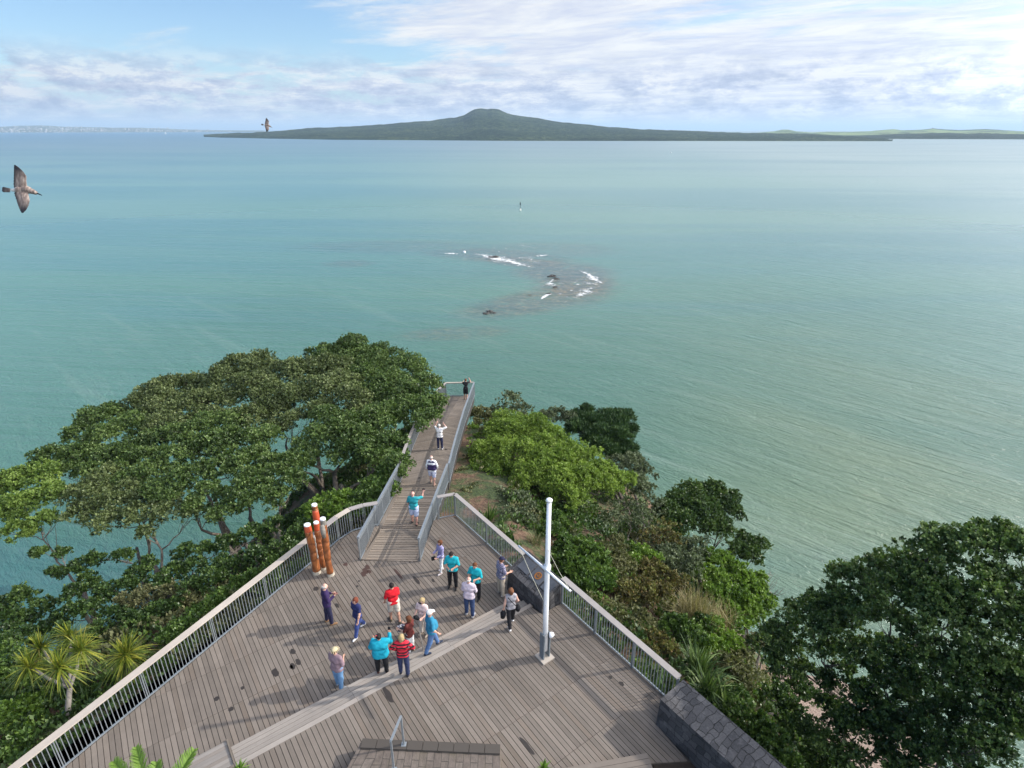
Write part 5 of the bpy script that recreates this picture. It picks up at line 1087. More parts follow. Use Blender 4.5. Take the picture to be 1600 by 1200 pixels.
def cloth(col, rough=.85, pattern=None, col2=None):
    key = (col, pattern, col2)
    if key in CM: return CM[key]
    m, k, b, _ = mat('cloth'); tc = k.node('ShaderNodeTexCoord').outputs['Object']
    n = k.noise(tc, 9, 5, .6); n2 = k.noise(k.mapping(tc, scale=(1, 1, .35)), 14, 3, .6)
    c = k.ramp(n, [(.3, tuple(x*.82 for x in col)), (.7, tuple(min(1, x*1.12) for x in col))])
    if pattern == 'stripe':
        z = k.node('ShaderNodeSeparateXYZ', Vector=tc).outputs[2]; f = k.math('GREATER_THAN', k.math('FRACT', k.math('MULTIPLY', z, 9.5)), .52); c = k.mix(f, c, col2)
    if pattern == 'plaid':
        s = k.node('ShaderNodeSeparateXYZ', Vector=tc); f = k.math('MAXIMUM', k.math('GREATER_THAN', k.math('FRACT', k.math('MULTIPLY', s.outputs[2], 14)), .68), k.math('GREATER_THAN', k.math('FRACT', k.math('MULTIPLY', s.outputs[0], 14)), .7)); c = k.mix(f, c, col2)
    if pattern == 'floral': f = k.mrange(k.noise(tc, 16, 3, .6), .5, .56); c = k.mix(f, c, col2)
    k.put(b.inputs['Base Color'], c); b.inputs['Roughness'].default_value = rough; b.inputs['Specular IOR Level'].default_value = .25
    k.l.new(k.node('ShaderNodeBump', Height=n2, Strength=.5, Distance=.02).outputs[0], b.inputs['Normal']); CM[key] = m; return m
def skin(tone):
    key = ('skin', tone)
    if key not in CM: CM[key] = simple('skin', tone, .5, 0, .06, 12)
    return CM[key]
M['eye'] = simple('dark_eyes', (.02, .015, .012), .2); M['lip'] = simple('lips', (.36, .13, .11), .5)
N = lambda v: np.array(v, float)/np.linalg.norm(v)
def person(label, feet, face, h=1.7, build=1.0, belly=0.0, lean=(0, 0), legs=((0, 0), (0, 0)), arms=None, head=(0, 0), top=None, bottom=None, hair=None, shoe=(.03, .03, .03), tone=(.50, .30, .22), z=0.0, held=None, face_deg=None, group=None, extra=None):
    """legs: (hip swing, knee bend) left, right in degrees; arms: (upper direction, fore direction) left, right; face: heading, 0 = away from camera, 90 = to the right"""
    s = h/1.7; rz = -R(face); bw = build
    def rot(v, a, axn): return np.array(Matrix.Rotation(a, 3, axn) @ Vector(v))
    hip0 = np.array([0, 0, .90]); J = {}
    for sd, (sw, kb) in zip((-1, 1), legs):
        hp = hip0+[sd*.092*min(bw, 1.25), 0, 0]; d = rot((sd*.05, 0, -1), R(sw), 'X'); kn = hp+d*.43; d2 = rot((sd*.02, 0, -1), R(sw-kb), 'X'); an = kn+d2*.40; J[sd] = (hp, kn, an)
    low = min(J[1][2][2], J[-1][2][2]); dz = .085-low
    up = N((math.sin(R(lean[1])), math.sin(R(lean[0])), 1.0)); 
    for sd in J: J[sd] = tuple(p+[0, 0, dz] for p in J[sd])
    pel = hip0+[0, 0, dz]; wst = pel+up*.13; che = pel+up*.36; nk = pel+up*.565; shl = pel+up*.485
    if arms is None: arms = (((-.25, 0, -1), (-.08, .25, -1)), ((.25, 0, -1), (.08, .25, -1)))
    AR = {}
    for sd, (ua, fa) in zip((-1, 1), arms):
        sh = shl+[sd*.175*min(bw, 1.2)**.6, 0, 0]; el = sh+N(ua)*.275; wr = el+N(fa)*.245; AR[sd] = (sh, el, wr)
    hy, hp_ = R(head[0]), R(head[1]); hdir = np.array([math.sin(-hy)*-1, math.cos(hy), 0.0]); hdir = N([math.sin(hy), math.cos(hy), -math.tan(hp_)])
    right = N(np.cross(hdir, [0, 0, 1])); hu = np.cross(right, hdir)
    hc = nk+up*.055+hu*.075+hdir*.02
    def sp(p): return tuple(np.array(p)*s)
    def sc_(L): return [(sp(q[0]), sp(q[1]), q[2]*s, q[3]*s, *q[4:]) for q in L]
    def torso(g=0.0):
        b = bw
        t = [(pel+[-.075*b, 0, .0], pel+[.075*b, 0, .0], .112*b**.7+g, .112*b**.7+g), (wst+[-.06*b, .0, 0], wst+[.06*b, .0, 0], .10*b+g, .10*b+g), (che+[-.08*b**.6, 0, 0], che+[.08*b**.6, 0, 0], .112*b**.7+g, .112*b**.7+g), (shl+[-.12, 0, -.02], shl+[.12, 0, -.02], .078+g, .078+g)]
        if belly: t.append((wst+[0, .05+belly*.3, .0], wst+[0, .05+belly*.3, .07], .10*b+belly*.4+g, .10*b+belly*.3+g))
        return t
    b_ = bw**.6; sk = torso(-.004)+[(shl+up*.01, nk+up*.05, .062, .055)]
    for sd in (-1, 1):
        hp, kn, an = J[sd]; sh, el, wr = AR[sd]
        sk += [(hp, kn, .088*b_, .056*b_), (kn, kn+(an-kn)*.35, .055*b_, .055*b_), (kn+(an-kn)*.3, an, .055*b_, .036), (an, an+[0, .02, -.045], .036, .034), (an+[0, -.03, -.05], an+[sd*.02, .14, -.058], .036, .030)]
        sk += [(sh, el, .052*b_, .041*b_), (el, el+(wr-el)*.4, .041*b_, .038), (el+(wr-el)*.35, wr, .038, .026)]
    parts = [(*surface(sc_(sk), .017*s, .03), 0)]
    # hands with four fingers and a thumb
    for sd in (-1, 1):
        sh, el, wr = AR[sd]; f = N(wr-el); side = N(np.cross(f, [0, 1, 0.25])) ; pn = N(np.cross(side, f)); hs = [(wr-f*.02, wr+f*.02, .024, .024)]
        for q in range(4):
            o_ = (q-1.5)*.019; k0 = wr+f*.082+side*o_; ln = (.030, .036, .033, .025)[q]; b0 = k0+N(f+pn*(.35+.08*q))*ln*1.1; b1 = b0+N(f*.55+pn*.9)*ln*.95
            hs += [(wr+f*.015+side*o_*.7, k0, .015, .0125)]; parts.append((*surface(sc_([(k0-f*.01, b0, .0098, .0088), (b0, b1, .0088, .0072)]), .0052*s, .004, pad=.012), 0))
        t0 = wr+f*.03+side*(-.026); t1 = t0+N(f*.7-side*.8+pn*.3)*.038; t2 = t1+N(f*.9-side*.2+pn*.45)*.028
        parts.append((*surface(sc_([(t0, t1, .0125, .0105), (t1, t2, .0105, .0085)]), .0055*s, .004, pad=.014), 0))
        parts.append((*surface(sc_(hs), .0075*s, .012), 0))
    hd = [(hc-hdir*.018+hu*.022, hc-hdir*.018+hu*.022, .088, .088, (.88, 1.0, 1.06)), (hc+hdir*.022-hu*.02, hc+hdir*.03-hu*.055, .066, .044), (hc+hdir*.078+hu*.012, hc+hdir*.100-hu*.022, .009, .014),
          (nk+up*.02, hc-hu*.06-hdir*.02, .052, .050), (hc+hdir*.062+hu*.030-right*.03, hc+hdir*.062+hu*.030+right*.03, .018, .018)]
    for sd in (-1, 1): hd.append((hc+right*sd*.079-hu*.02-hdir*.01, hc+right*sd*.082+hu*.02-hdir*.015, .010, .014))
    parts.append((*surface(sc_(hd), .0085*s, .014), 0))
    for sd in (-1, 1): parts.append((*surface(sc_([(hc+hdir*.079+hu*.008+right*sd*.028, hc+hdir*.079+hu*.008+right*sd*.036, .0095, .0095)]), .005*s, .004, pad=.01), 1))
    parts.append((*surface(sc_([(hc+hdir*.078-hu*.052-right*.018, hc+hdir*.078-hu*.052+right*.018, .0075, .0075)]), .005*s, .004, pad=.01), 2))
    zf = feet[2] if len(feet) > 2 else z
    o = link('person', smooth_mesh('person', parts, [skin(tone), M['eye'], M['lip']])); o.location = (feet[0], feet[1], zf); o.rotation_euler = (0, 0, rz)
    # the given foot point lies between the feet
    mid = (J[1][2]+J[-1][2])/2*s; off = Matrix.Rotation(rz, 3, 'Z') @ Vector((mid[0], mid[1]-.0, 0)); o.location.x -= off.x; o.location.y -= off.y
    tagm(o, label, 'person', group)
    def child(name, prims, mt, h_=.016, km=.03, cut=None, amp=0.0):
        V, F = surface(sc_(prims), h_*s, km, cut, amp, seed=len(label))
        if len(F): return link(name, smooth_mesh(name, [(V, F, 0)], [mt]), o, False)
    # top: (kind, material); kinds long, short, vest, tank, jacket
    tk, tm = top; g = .020 if tk != 'jacket' else .05
    tp = torso(g)+[(shl+up*.0, nk+up*-.015, .072, .062)]
    hem = pel[2]-(.06 if tk != 'jacket' else .12)
    for sd in (-1, 1):
        sh, el, wr = AR[sd]; ga = .014 if tk != 'jacket' else .034
        if tk in ('long', 'jacket'): tp += [(sh, el, .054*b_+ga, .044*b_+ga), (el, wr-(wr-el)*.06, .043*b_+ga, .031+ga)]
        elif tk == 'short': tp += [(sh, sh+(el-sh)*.62, .054*b_+ga, .052*b_+ga)]
        elif tk == 'elbow': tp += [(sh, sh+(el-sh)*.92, .054*b_+ga, .050*b_+ga)]
    tp.append((pel+[-.06*bw, 0, -.07], pel+[.06*bw, 0, -.07], .118*bw**.7+g*.8, .118*bw**.7+g*.8))
    child('shirt' if tk not in ('vest', 'jacket') else tk, tp, tm, cut=lambda G: np.maximum(hem*s-G[..., 2], G[..., 2]-(nk[2]+.03)*s) if tk in ('jacket',) else np.where((np.abs(G[..., 0]) < (.20*bw+.06)*s), hem*s-G[..., 2], -1), amp=.0045*s)
    bk, bm = bottom; bp = [(pel+[-.075*bw, 0, .03], pel+[.075*bw, 0, .03], .120*bw**.7, .120*bw**.7), (pel+[-.07*bw, 0, -.05], pel+[.07*bw, 0, -.05], .115*bw**.7, .115*bw**.7)]
    for sd in (-1, 1):
        hp, kn, an = J[sd]; gl = {'trousers': .022, 'leggings': .008, 'shorts': .034, 'jeans': .020}[bk]
        if bk == 'shorts': bp += [(hp, hp+(kn-hp)*.86, .090*b_+gl, .066*b_+gl)]
        else: bp += [(hp, kn, .090*b_+gl*.8, .058*b_+gl), (kn, kn+(an-kn)*.94, .058*b_+gl, .042+gl*1.1)]
    child(bk, bp, bm, cut=lambda G: np.maximum(G[..., 2]-(pel[2]+.11)*s, (low+dz-.055)*s-G[..., 2]), amp=.0035*s)
    for sd in (-1, 1):
        an = J[sd][2]; child('shoe', [(an+[0, -.035, -.048], an+[sd*.02, .155, -.055], .043, .036), (an+[0, -.01, -.02], an+[0, 0, -.04], .040, .042)], cloth(shoe, .6), .011, .02, cut=lambda G, an=an: (an[2]-.085)*s-G[..., 2])
    if hair:
        kind, hm = hair; C0 = hc-hdir*.022+hu*.028; facecut = lambda G, t=.030, zt=.052: -np.maximum(-((G-np.array(sp(hc+hdir*t))) @ hdir), ((G-np.array(sp(hc+hu*zt))) @ hu))
        if kind in ('short', 'bob', 'curly', 'fringe', 'bun', 'long'):
            r_ = {'short': .096, 'fringe': .094, 'bob': .108, 'curly': .112, 'bun': .098, 'long': .106}[kind]
            pr = [(C0, C0, r_, r_, (.92, 1.03, 1.04))]
            if kind in ('bob', 'curly', 'long'): pr += [(C0-hdir*.03, C0-hdir*.045-hu*(.085 if kind != 'long' else .16), .085, .07), (C0+right*.055-hdir*.02, C0+right*.06-hu*.09, .045, .035), (C0-right*.055-hdir*.02, C0-right*.06-hu*.09, .045, .035)]
            if kind == 'bun': pr += [(C0-hdir*.10+hu*.05, C0-hdir*.12+hu*.06, .042, .040)]
            lim = {'short': -.055, 'bun': -.06, 'fringe': -.03}.get(kind, -.3)
            def hcut(G):
                c = facecut(G)
                c = np.maximum(c, -((G-np.array(sp(hc+hu*lim))) @ hu))
                if kind == 'fringe': c = np.maximum(c, ((G-np.array(sp(hc+hu*.055))) @ hu))
                return c
            child('hair', pr, hm, .010, .03, hcut, amp=.006 if kind in ('curly', 'bob') else .003)
        if kind in ('cap', 'hat'):
            top_ = [(C0+hu*.02, C0+hu*.022, .098, .098, (.95, 1.08, .95))]
            cutp = lambda G: -((G-np.array(sp(hc+hu*.045))) @ hu)
            child('cap' if kind == 'cap' else 'hat', top_, hm, .010, .02, cutp)
            br = [(hc+hdir*.06+hu*.052+right*q*.035, hc+hdir*.15+hu*.040+right*q*.03, .012, .010) for q in (-1.5, -.5, .5, 1.5)] if kind == 'cap' else [(hc+N(hdir*math.cos(a)+right*math.sin(a))*.07+hu*.045, hc+N(hdir*math.cos(a)+right*math.sin(a))*.155+hu*.028, .014, .011) for a in np.arange(0, 6.28, .45)]
            child('brim', br, hm, .009, .02)
            if kind == 'hat' or kind == 'cap': child('hair', [(C0-hdir*.01, C0-hdir*.01, .093, .093)], extra or hm, .010, .02, lambda G: np.maximum(facecut(G), ((G-np.array(sp(hc+hu*.045))) @ hu)))
    def wpt(p): return o.matrix_basis @ Vector(sp(p))
    return o, {'hand_l': wpt(AR[-1][2]+N(AR[-1][2]-AR[-1][1])*.08), 'hand_r': wpt(AR[1][2]+N(AR[1][2]-AR[1][1])*.08), 'hip_r': wpt(pel+[.2, 0, 0]), 'sh': wpt(shl), 'head': wpt(hc), 'fwd': Vector((math.sin(R(face)), math.cos(R(face)), 0)), 'chest': wpt(che), 'pel': wpt(pel), 'M': o.matrix_basis.copy(), 's': s}
def small_box(name, label, cat, c, d, mt, rz=0.0, child=None):
    mb = MB(); mb.box(c, d, rz); o = mb.build(name, mt); tagm(o, label, cat); return o
teal = cloth((.012, .36, .42)); navy = cloth((.022, .022, .055)); black = cloth((.015, .015, .018)); jeans = cloth((.09, .17, .34)); dkjeans = cloth((.035, .06, .14)); whitec = cloth((.72, .72, .72)); khaki = cloth((.52, .44, .34)); 
brown_h = cloth((.12, .045, .02)); blond = cloth((.36, .27, .14)); grey_h = cloth((.55, .52, .48)); black_h = cloth((.02, .015, .014)); auburn = cloth((.16, .045, .025)); straw_c = cloth((.50, .42, .26))
hang = (((-.22, -.05, -1), (-.05, .25, -1)), ((.22, -.05, -1), (.05, .25, -1)))
front = (((-.18, .25, -1), (.35, .9, .12)), ((.18, .25, -1), (-.35, .9, .12)))
def pf(u, v, z=0.0): c = P(u, v, z+.02); return (c.x, c.y, z)
p, q = person('bald man in dark navy top and trousers holding a small phone, left of the group', pf(515, 973), 62, 1.80, 1.02, arms=(((-.2, .05, -1), (.5, .8, .15)), ((.15, .15, -1), (-.35, .9, .35))), legs=((-4, 0), (6, 4)), top=('long', cloth((.035, .02, .075))), bottom=('trousers', navy), hair=('fringe', grey_h), shoe=(.28, .16, .08), head=(0, 12), tone=(.55, .33, .25))
o_ = small_box('phone', 'dark red phone in the hands of the bald man in navy', 'phone', q['hand_r']+Vector((0, 0, .03)), (.07, .14, .012), cloth((.12, .01, .015), .3), -R(62))
person('woman with auburn bob in navy top and blue trousers striding left', pf(563, 987), 215, 1.64, .98, legs=((22, 6), (-20, 12)), arms=(((-.3, .35, -1), (-.1, .5, -1)), ((.35, -.45, -1), (.1, -.2, -1))), top=('short', cloth((.025, .03, .10))), bottom=('trousers', cloth((.05, .08, .24))), hair=('bob', auburn), shoe=(.6, .6, .6), tone=(.58, .33, .24))
person('man in bright red shirt and cream shorts with his back to the camera', pf(618, 971), -25, 1.74, 1.05, legs=((6, 2), (-10, 8)), arms=(((-.3, .1, -1), (-.1, .35, -1)), ((.1, .2, -1), (-.3, .9, .1))), top=('elbow', cloth((.62, .015, .025))), bottom=('shorts', cloth((.62, .56, .47))), hair=('short', black_h), shoe=(.10, .08, .05), tone=(.50, .27, .19))
p, q = person('blond woman in sunglasses and pale pink top, half hidden behind the man in blue', pf(663, 990), 205, 1.62, 1.0, arms=(((-.2, .2, -1), (.25, .9, -.1)), ((.2, .2, -1), (-.25, .9, -.1))), top=('short', cloth((.72, .55, .52))), bottom=('trousers', cloth((.55, .5, .45))), hair=('bob', blond), shoe=(.3, .25, .2), tone=(.60, .36, .28))
g_ = Vector((math.sin(R(205)), math.cos(R(205)), 0)); sd_ = Vector((g_.y, -g_.x, 0))
mb = MB(); c = q['head']+g_*.095+Vector((0, 0, .012)); mb.tube([c-sd_*.07, c-sd_*.035+g_*.015, c+sd_*.035+g_*.015, c+sd_*.07], [.016, .024, .024, .016], 8); o = mb.build('sunglasses', black, p, False); o.matrix_parent_inverse = p.matrix_basis.inverted()
mb = MB(); c = (q['hand_l']+q['hand_r'])/2; mb.tube([c+sd_*.14, c+sd_*.05+Vector((0, 0, .03)), c-sd_*.08], [.05, .085, .05], 10); o = mb.build('camera_bag', black); tagm(o, 'small black bag held by the blond woman in pale pink', 'bag')
person('white haired man in blue t-shirt and jeans stepping down at the edge of the steps', pf(675, 1014, .30), 62, 1.76, 1.12, belly=.10, legs=((20, 4), (-14, 10)), arms=(((-.2, -.1, -1), (.1, .1, -1)), ((.4, -.1, -1), (.0, .5, -.6))), top=('elbow', cloth((.03, .21, .34))), bottom=('jeans', jeans), hair=('cap', cloth((.75, .74, .72))), shoe=(.03, .04, .07), tone=(.52, .30, .22), extra=grey_h, z=.22)
p, q = person('slim woman in maroon top and white leggings with hands in front', pf(643, 1019), -62, 1.62, .86, arms=(((-.15, .3, -1), (.1, .95, -.1)), ((.15, .3, -1), (-.1, .95, -.1))), top=('elbow', cloth((.13, .03, .025))), bottom=('leggings', whitec), hair=('bob', brown_h), shoe=(.35, .25, .18), tone=(.5, .3, .22))
mb = MB(); c = (q['hand_l']+q['hand_r'])/2+Vector((0, 0, -.1)); mb.box(c, (.24, .12, .2), R(30)); mb.box(c+Vector((0, 0, .09)), (.2, .1, .03), R(30)); o = mb.build('handbag', cloth((.06, .06, .10), .8, 'floral', (.5, .5, .5))); tagm(o, 'patterned dark handbag held in front by the woman in maroon', 'bag')
p, q = person('broad woman in a loose turquoise jacket and black trousers taking a photograph', pf(598, 1050, .15), -12, 1.66, 1.34, arms=(((-.4, .35, -1), (.3, .9, .35)), ((.45, .45, -.6), (.0, .6, .9))), legs=((3, 0), (-3, 0)), top=('jacket', cloth((.012, .32, .44))), bottom=('trousers', black), hair=('bun', black_h), shoe=(.10, .04, .03), tone=(.40, .22, .15))
small_box('phone', 'phone raised by the woman in the turquoise jacket', 'phone', q['hand_r']+Vector((0, .03, .06)), (.08, .012, .15), black, 0)
mb = MB(); c = q['head']+Vector((-.02, -.06, .09)); mb.tube([c-Vector((.07, 0, 0)), c, c+Vector((.07, 0, .0))], [.012, .022, .012], 8); o = mb.build('hair_band', cloth((.7, .1, .12)), p, False); o.matrix_parent_inverse = p.matrix_basis.inverted()
person('blond woman in red and black striped top with hands on hips', pf(632, 1053, .45), -2, 1.64, 1.05, arms=(((-.75, -.15, -.75), (.55, .3, -.55)), ((.75, -.15, -.75), (-.55, .3, -.55))), legs=((2, 0), (-5, 2)), top=('long', cloth((.60, .03, .05), .85, 'stripe', (.02, .015, .02))), bottom=('trousers', cloth((.03, .04, .09))), hair=('curly', blond), shoe=(.02, .02, .03), tone=(.55, .32, .24))
person('stout man in straw hat, mauve shirt and blue jeans, nearest the left', pf(531, 1074), 28, 1.70, 1.16, belly=.08, arms=(((-.3, .1, -1), (.3, .6, -.5)), ((.3, .05, -1), (-.6, .75, .1))), legs=((4, 0), (-4, 3)), top=('elbow', cloth((.24, .165, .19))), bottom=('jeans', cloth((.13, .25, .42))), hair=('hat', straw_c), shoe=(.25, .28, .32), tone=(.50, .28, .2), extra=brown_h)
p, q = person('small person in lavender top and white trousers near the foot of the ramp', pf(690, 893), 232, 1.56, .84, arms=(((-.2, .15, -1), (.15, .9, -.3)), ((.2, .15, -1), (-.15, .9, -.3))), legs=((8, 2), (-6, 2)), top=('long', cloth((.28, .26, .44))), bottom=('leggings', whitec), hair=('bob', brown_h), shoe=(.55, .5, .5), tone=(.55, .32, .25))
small_box('handbag', 'small dark bag held by the person in lavender', 'bag', (q['hand_l']+q['hand_r'])/2+Vector((-.02, 0, -.09)), (.17, .08, .14), black, .4)
person('man in turquoise shirt and black trousers looking down at his clasped hands', pf(708, 917), 188, 1.76, 1.08, head=(0, 32), arms=(((-.3, .2, -1), (.62, .75, -.1)), ((.3, .2, -1), (-.62, .75, -.1))), legs=((2, 0), (-2, 0)), top=('elbow', teal), bottom=('trousers', black), hair=('short', black_h), shoe=(.02, .02, .02), tone=(.44, .24, .17))
person('person in turquoise shirt and black trousers behind the man in pale pink', pf(744, 934), 205, 1.70, 1.08, head=(0, 15), arms=(((-.35, .2, -1), (.45, .8, .1)), ((.35, .2, -1), (-.45, .8, .1))), top=('elbow', teal), bottom=('trousers', black), hair=('short', brown_h), shoe=(.02, .02, .02), tone=(.46, .26, .18))
person('balding man in pale pinkish shirt and dark jeans seen from behind', pf(734, 961), 15, 1.78, 1.06, arms=(((-.2, .1, -1), (.1, .5, -.8)), ((.2, .25, -1), (-.5, .8, .0))), legs=((3, 0), (-3, 0)), top=('long', cloth((.56, .48, .54))), bottom=('jeans', dkjeans), hair=('fringe', grey_h), shoe=(.4, .4, .42), tone=(.52, .3, .23))
person('man in navy cap, checked shirt and khaki trousers reading the stone plinth', pf(783, 928), 60, 1.76, 1.08, arms=(((-.25, .15, -1), (.2, .85, -.2)), ((.25, .15, -1), (-.2, .85, -.2))), top=('elbow', cloth((.10, .10, .17), .85, 'plaid', (.30, .28, .36))), bottom=('trousers', khaki), hair=('cap', navy), shoe=(.45, .4, .36), tone=(.5, .28, .2), head=(0, 20), extra=brown_h)
p, q = person('brown haired woman in grey sleeveless top and black trousers walking away on the upper deck', pf(799, 977, Z1), -15, 1.64, .95, arms=(((-.3, -.2, -1), (-.1, .1, -1)), ((.35, -.1, -1), (-.35, .5, -.7))), legs=((-16, 10), (16, 6)), top=('tank', cloth((.30, .29, .31))), bottom=('trousers', black), hair=('curly', cloth((.16, .07, .035))), shoe=(.75, .74, .74), tone=(.56, .33, .25), z=Z1)
mb = MB(); h0 = q['hand_l']; mb.tube([h0+Vector((0, 0, -.02)), h0+Vector((-.02, 0, -.16)), h0+Vector((-.04, 0, -.34))], [.05, .11, .08], 10); o = mb.build('dark_jacket', black, None, True); tagm(o, 'black jacket hanging from the left hand of the woman in grey', 'jacket')
mb = MB(); h0 = q['pel']; mb.tube([h0+Vector((.24, 0, .06)), h0+Vector((.25, 0, -.08)), h0+Vector((.24, 0, -.2))], [.05, .10, .07], 10); mb.tube([q['sh']+Vector((-.10, -.13, .03)), q['chest']+Vector((.03, -.17, 0)), h0+Vector((.2, -.1, .08))], .014, 6); o = mb.build('shoulder_bag', black, None, True); tagm(o, 'black shoulder bag with a strap across the back of the woman in grey', 'bag')
def onwalk(u, v):
    z = -.5
    for _ in range(8): c = P(u, v, z); z = zw(c.x, c.y)
    return (c.x, c.y, z+.01)
p, q = person('bald man in teal shirt and pale blue shorts raising a camera on the ramp', onwalk(648, 819), 12, 1.76, 1.14, belly=.06, head=(0, -5), arms=(((-.3, .1, -1), (-.05, .5, -.9)), ((.55, .75, -.15), (.15, .35, 1))), legs=((5, 0), (-7, 3)), top=('elbow', cloth((.025, .29, .33))), bottom=('shorts', cloth((.42, .50, .72), .85, 'plaid', (.6, .65, .8))), hair=None, shoe=(.04, .03, .03), tone=(.62, .33, .26))
small_box('camera', 'small black camera in the raised hand of the bald man on the ramp', 'camera', q['hand_r']+Vector((0, .02, .03)), (.11, .05, .08), black)
person('man in navy waistcoat with white sleeves and pale patterned shorts walking along the walkway', onwalk(676, 757), 10, 1.74, 1.14, legs=((10, 4), (-10, 8)), arms=(((-.3, -.1, -1), (-.1, .2, -1)), ((.35, .1, -1), (-.1, .4, -.9))), top=('long', whitec), bottom=('shorts', cloth((.46, .50, .70), .85, 'floral', (.8, .8, .85))), hair=('fringe', grey_h), shoe=(.45, .3, .22), tone=(.58, .33, .26))
pp = bpy.data.objects[[o.name for o in bpy.data.objects if o.get('label', '').startswith('man in navy waistcoat')][0]]
V, F = surface([((-.09, 0, 1.0), (.09, 0, 1.0), .165, .165), ((-.09, 0, 1.2), (.09, 0, 1.2), .16, .16), ((-.11, 0, 1.38), (.11, 0, 1.38), .118, .118)], .016, .04); link('waistcoat', smooth_mesh('waistcoat', [(V, F, 0)], [cloth((.035, .025, .08))]), pp, False)
person('man in white shirt and dark trousers raising both hands to his face', onwalk(688, 702), 8, 1.72, 1.0, head=(0, 5), arms=(((-.5, .7, .1), (.45, .15, .9)), ((.75, .4, .25), (-.6, .3, .6))), top=('elbow', cloth((.68, .67, .66))), bottom=('jeans', cloth((.03, .035, .08))), hair=('short', grey_h), shoe=(.6, .6, .6), tone=(.55, .33, .26))
person('woman in black dress leaning on the far end railing of the walkway', onwalk(728, 626), 0, 1.70, .88, lean=(10, 0), head=(0, -5), arms=(((-.4, .6, -.4), (.3, .8, .2)), ((.6, .5, .1), (-.4, .6, .5))), legs=((0, 0), (-12, 40)), top=('short', black), bottom=('shorts', black), hair=('bun', brown_h), shoe=(.3, .2, .15), tone=(.52, .3, .22))

# ---- gulls
m, k, b, _ = mat('gull_feathers'); tc = k.node('ShaderNodeTexCoord').outputs['Object']; at = k.node('ShaderNodeAttribute', {'attribute_name': 'tone'})
sp2 = k.node('ShaderNodeSeparateColor', Color=at.outputs['Color'])
n = k.noise(k.mapping(tc, scale=(30, 8, 30)), 1.0, 5, .6); n2 = k.noise(tc, 22, 4, .6)
c0 = k.ramp(n, [(.3, (.10, .07, .056)), (.5, (.24, .18, .15)), (.7, (.40, .33, .28))])
c0 = k.mix(sp2.outputs[0], c0, k.ramp(n2, [(.3, (.008, .007, .010)), (.7, (.03, .023, .026))])); c0 = k.mix(sp2.outputs[1], c0, (.62, .60, .57))
k.put(b.inputs['Base Color'], c0); b.inputs['Roughness'].default_value = .7; k.l.new(k.node('ShaderNodeBump', Height=n, Strength=.5, Distance=.01).outputs[0], b.inputs['Normal']); M['gull'] = m
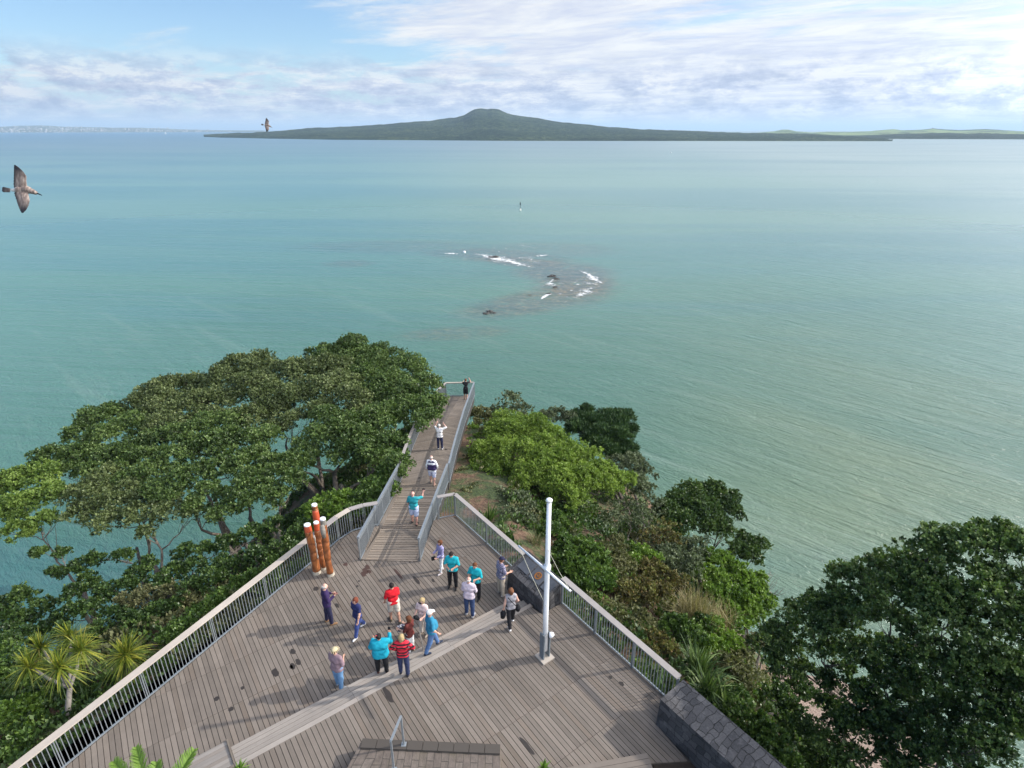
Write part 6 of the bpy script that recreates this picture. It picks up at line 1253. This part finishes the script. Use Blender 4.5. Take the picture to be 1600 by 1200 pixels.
def gull(loc, scale, rotm, label):
    root = empty('gull', loc, label, 'gull', 'brown gulls gliding'); root.rotation_euler = rotm.to_euler(); root.scale = (scale,)*3
    u = .000983
    # body: x forward, y to the upper wing, z to the viewer
    pr = [((-.20, .0, 0), (-.08, 0, 0), .022, .045), ((-.10, .0, 0), (.06, .005, 0), .050, .055), ((.05, .0, 0), (.14, -.02, 0), .052, .034), ((.13, -.025, .005), (.185, -.045, .01), .036, .031), ((.20, -.05, .01), (.215, -.055, .01), .020, .014)]
    V, F = surface(pr, .007, .03); tn = np.zeros((len(V), 3)); tn[:, 1] = np.clip((-.10-V[:, 0])/.05, 0, 1)*.9
    me = fast_mesh('body', V, F, M['gull'], True, {'tone': tn}); link('body', me, root, False)
    def wing(lead, trail, zc, tipdark):
        n = 22; m_ = 9; Vt, tn = [], []
        for i in range(n):
            t = i/(n-1); a = np.array([np.interp(t, [q[0] for q in lead], [q[c_] for q in lead]) for c_ in (1, 2)]); b_ = np.array([np.interp(t, [q[0] for q in trail], [q[c_] for q in trail]) for c_ in (1, 2)])
            for sgn in (1, -1):
                for j in range(m_):
                    s_ = j/(m_-1); p2 = a+(b_-a)*s_; jag = .006*math.sin(i*2.9)*(s_ > .9)
                    th_ = (.014*(1-t*.7))*math.sin(math.pi*min(1, s_*1.15+.04))*sgn + .012*math.sin(math.pi*s_)*(1-t)
                    Vt.append((p2[0]-jag, p2[1], zc(t)+th_)); dk = max(min(1, (t-.5)*3) if t > .5 else 0, .75 if s_ > .84 else 0, .5 if (.42 < s_ < .52 and t < .6) else 0); tn.append((dk, 0, 0))
        Fs = []; st_ = 2*m_
        for i in range(n-1):
            for j in range(m_-1):
                o0 = i*st_+j; Fs += [(o0, o0+1, o0+st_+1, o0+st_), (o0+m_+st_, o0+m_+st_+1, o0+m_+1, o0+m_)]
            Fs += [(i*st_, i*st_+st_, i*st_+st_+m_, i*st_+m_), (i*st_+m_-1, i*st_+2*m_-1, i*st_+st_+2*m_-1, i*st_+st_+m_-1)]
        link('wing', fast_mesh('wing', np.array(Vt), np.array(Fs), M['gull'], True, {'tone': np.array(tn)}), root, False)
    z = lambda px, py: ((px-415)*u, (620-py)*u)
    wing([(0, *z(500, 630)), (.15, *z(478, 560)), (.45, *z(478, 470)), (.6, *z(492, 400)), (.78, *z(440, 320)), (.92, *z(370, 250)), (1, *z(318, 215))], [(0, *z(262, 640)), (.2, *z(250, 540)), (.5, *z(270, 400)), (.75, *z(284, 300)), (.92, *z(292, 240)), (1, *z(308, 215))], lambda t: .01+.06*t, 1)
    wing([(0, *z(480, 640)), (.15, *z(510, 690)), (.35, *z(545, 760)), (.55, *z(575, 830)), (.72, *z(566, 910)), (.88, *z(530, 990)), (1, *z(475, 1040))], [(0, *z(262, 640)), (.15, *z(272, 690)), (.4, *z(340, 820)), (.65, *z(390, 920)), (.85, *z(430, 1000)), (1, *z(452, 1036))], lambda t: .01+.09*math.sin(t*1.7), 1)
    tl = MB(); q_ = [z(175, 592), z(60, 566), z(42, 580), z(40, 640), z(58, 655), z(170, 656)]
    tl.prism(q_, -.006, .006); me_o = tl.build('tail', M['gull'], root, False, world=False); a_ = me_o.data.attributes['tone']; n_ = len(me_o.data.vertices); cc = np.zeros((n_, 4), np.float32); cc[:, 3] = 1
    for i, v in enumerate(me_o.data.vertices): cc[i, 0] = 1.0 if v.co.x < -.29 else .55; 
    a_.data.foreach_set('color', cc.ravel())
    bk_ = MB(); bk_.tube([(.205, -.052, .01), (.25, -.068, .01), (.285, -.082, .006), (.295, -.092, .0)], [.014, .010, .008, .003], 8); bk_.build('beak', black, root, True, world=False)
    return root
def facing(u, v, dist):
    d = Vector(ray(u, v)).normalized(); z_ = -d; d = Vector(ray(u, v))/FPX; return cam.location+d*dist, cam.rotation_euler.to_matrix()
l_, r_ = facing(38, 297, 10.0); gull(l_, 1.0, r_, 'large brown gull gliding with spread wings at the left edge')
l_, r_ = facing(418, 196, 35.0); r2 = r_ @ Matrix.Rotation(R(-8), 3, 'Z'); g2 = gull(l_, 1.0, r2, 'small distant brown gull above the left end of the island')
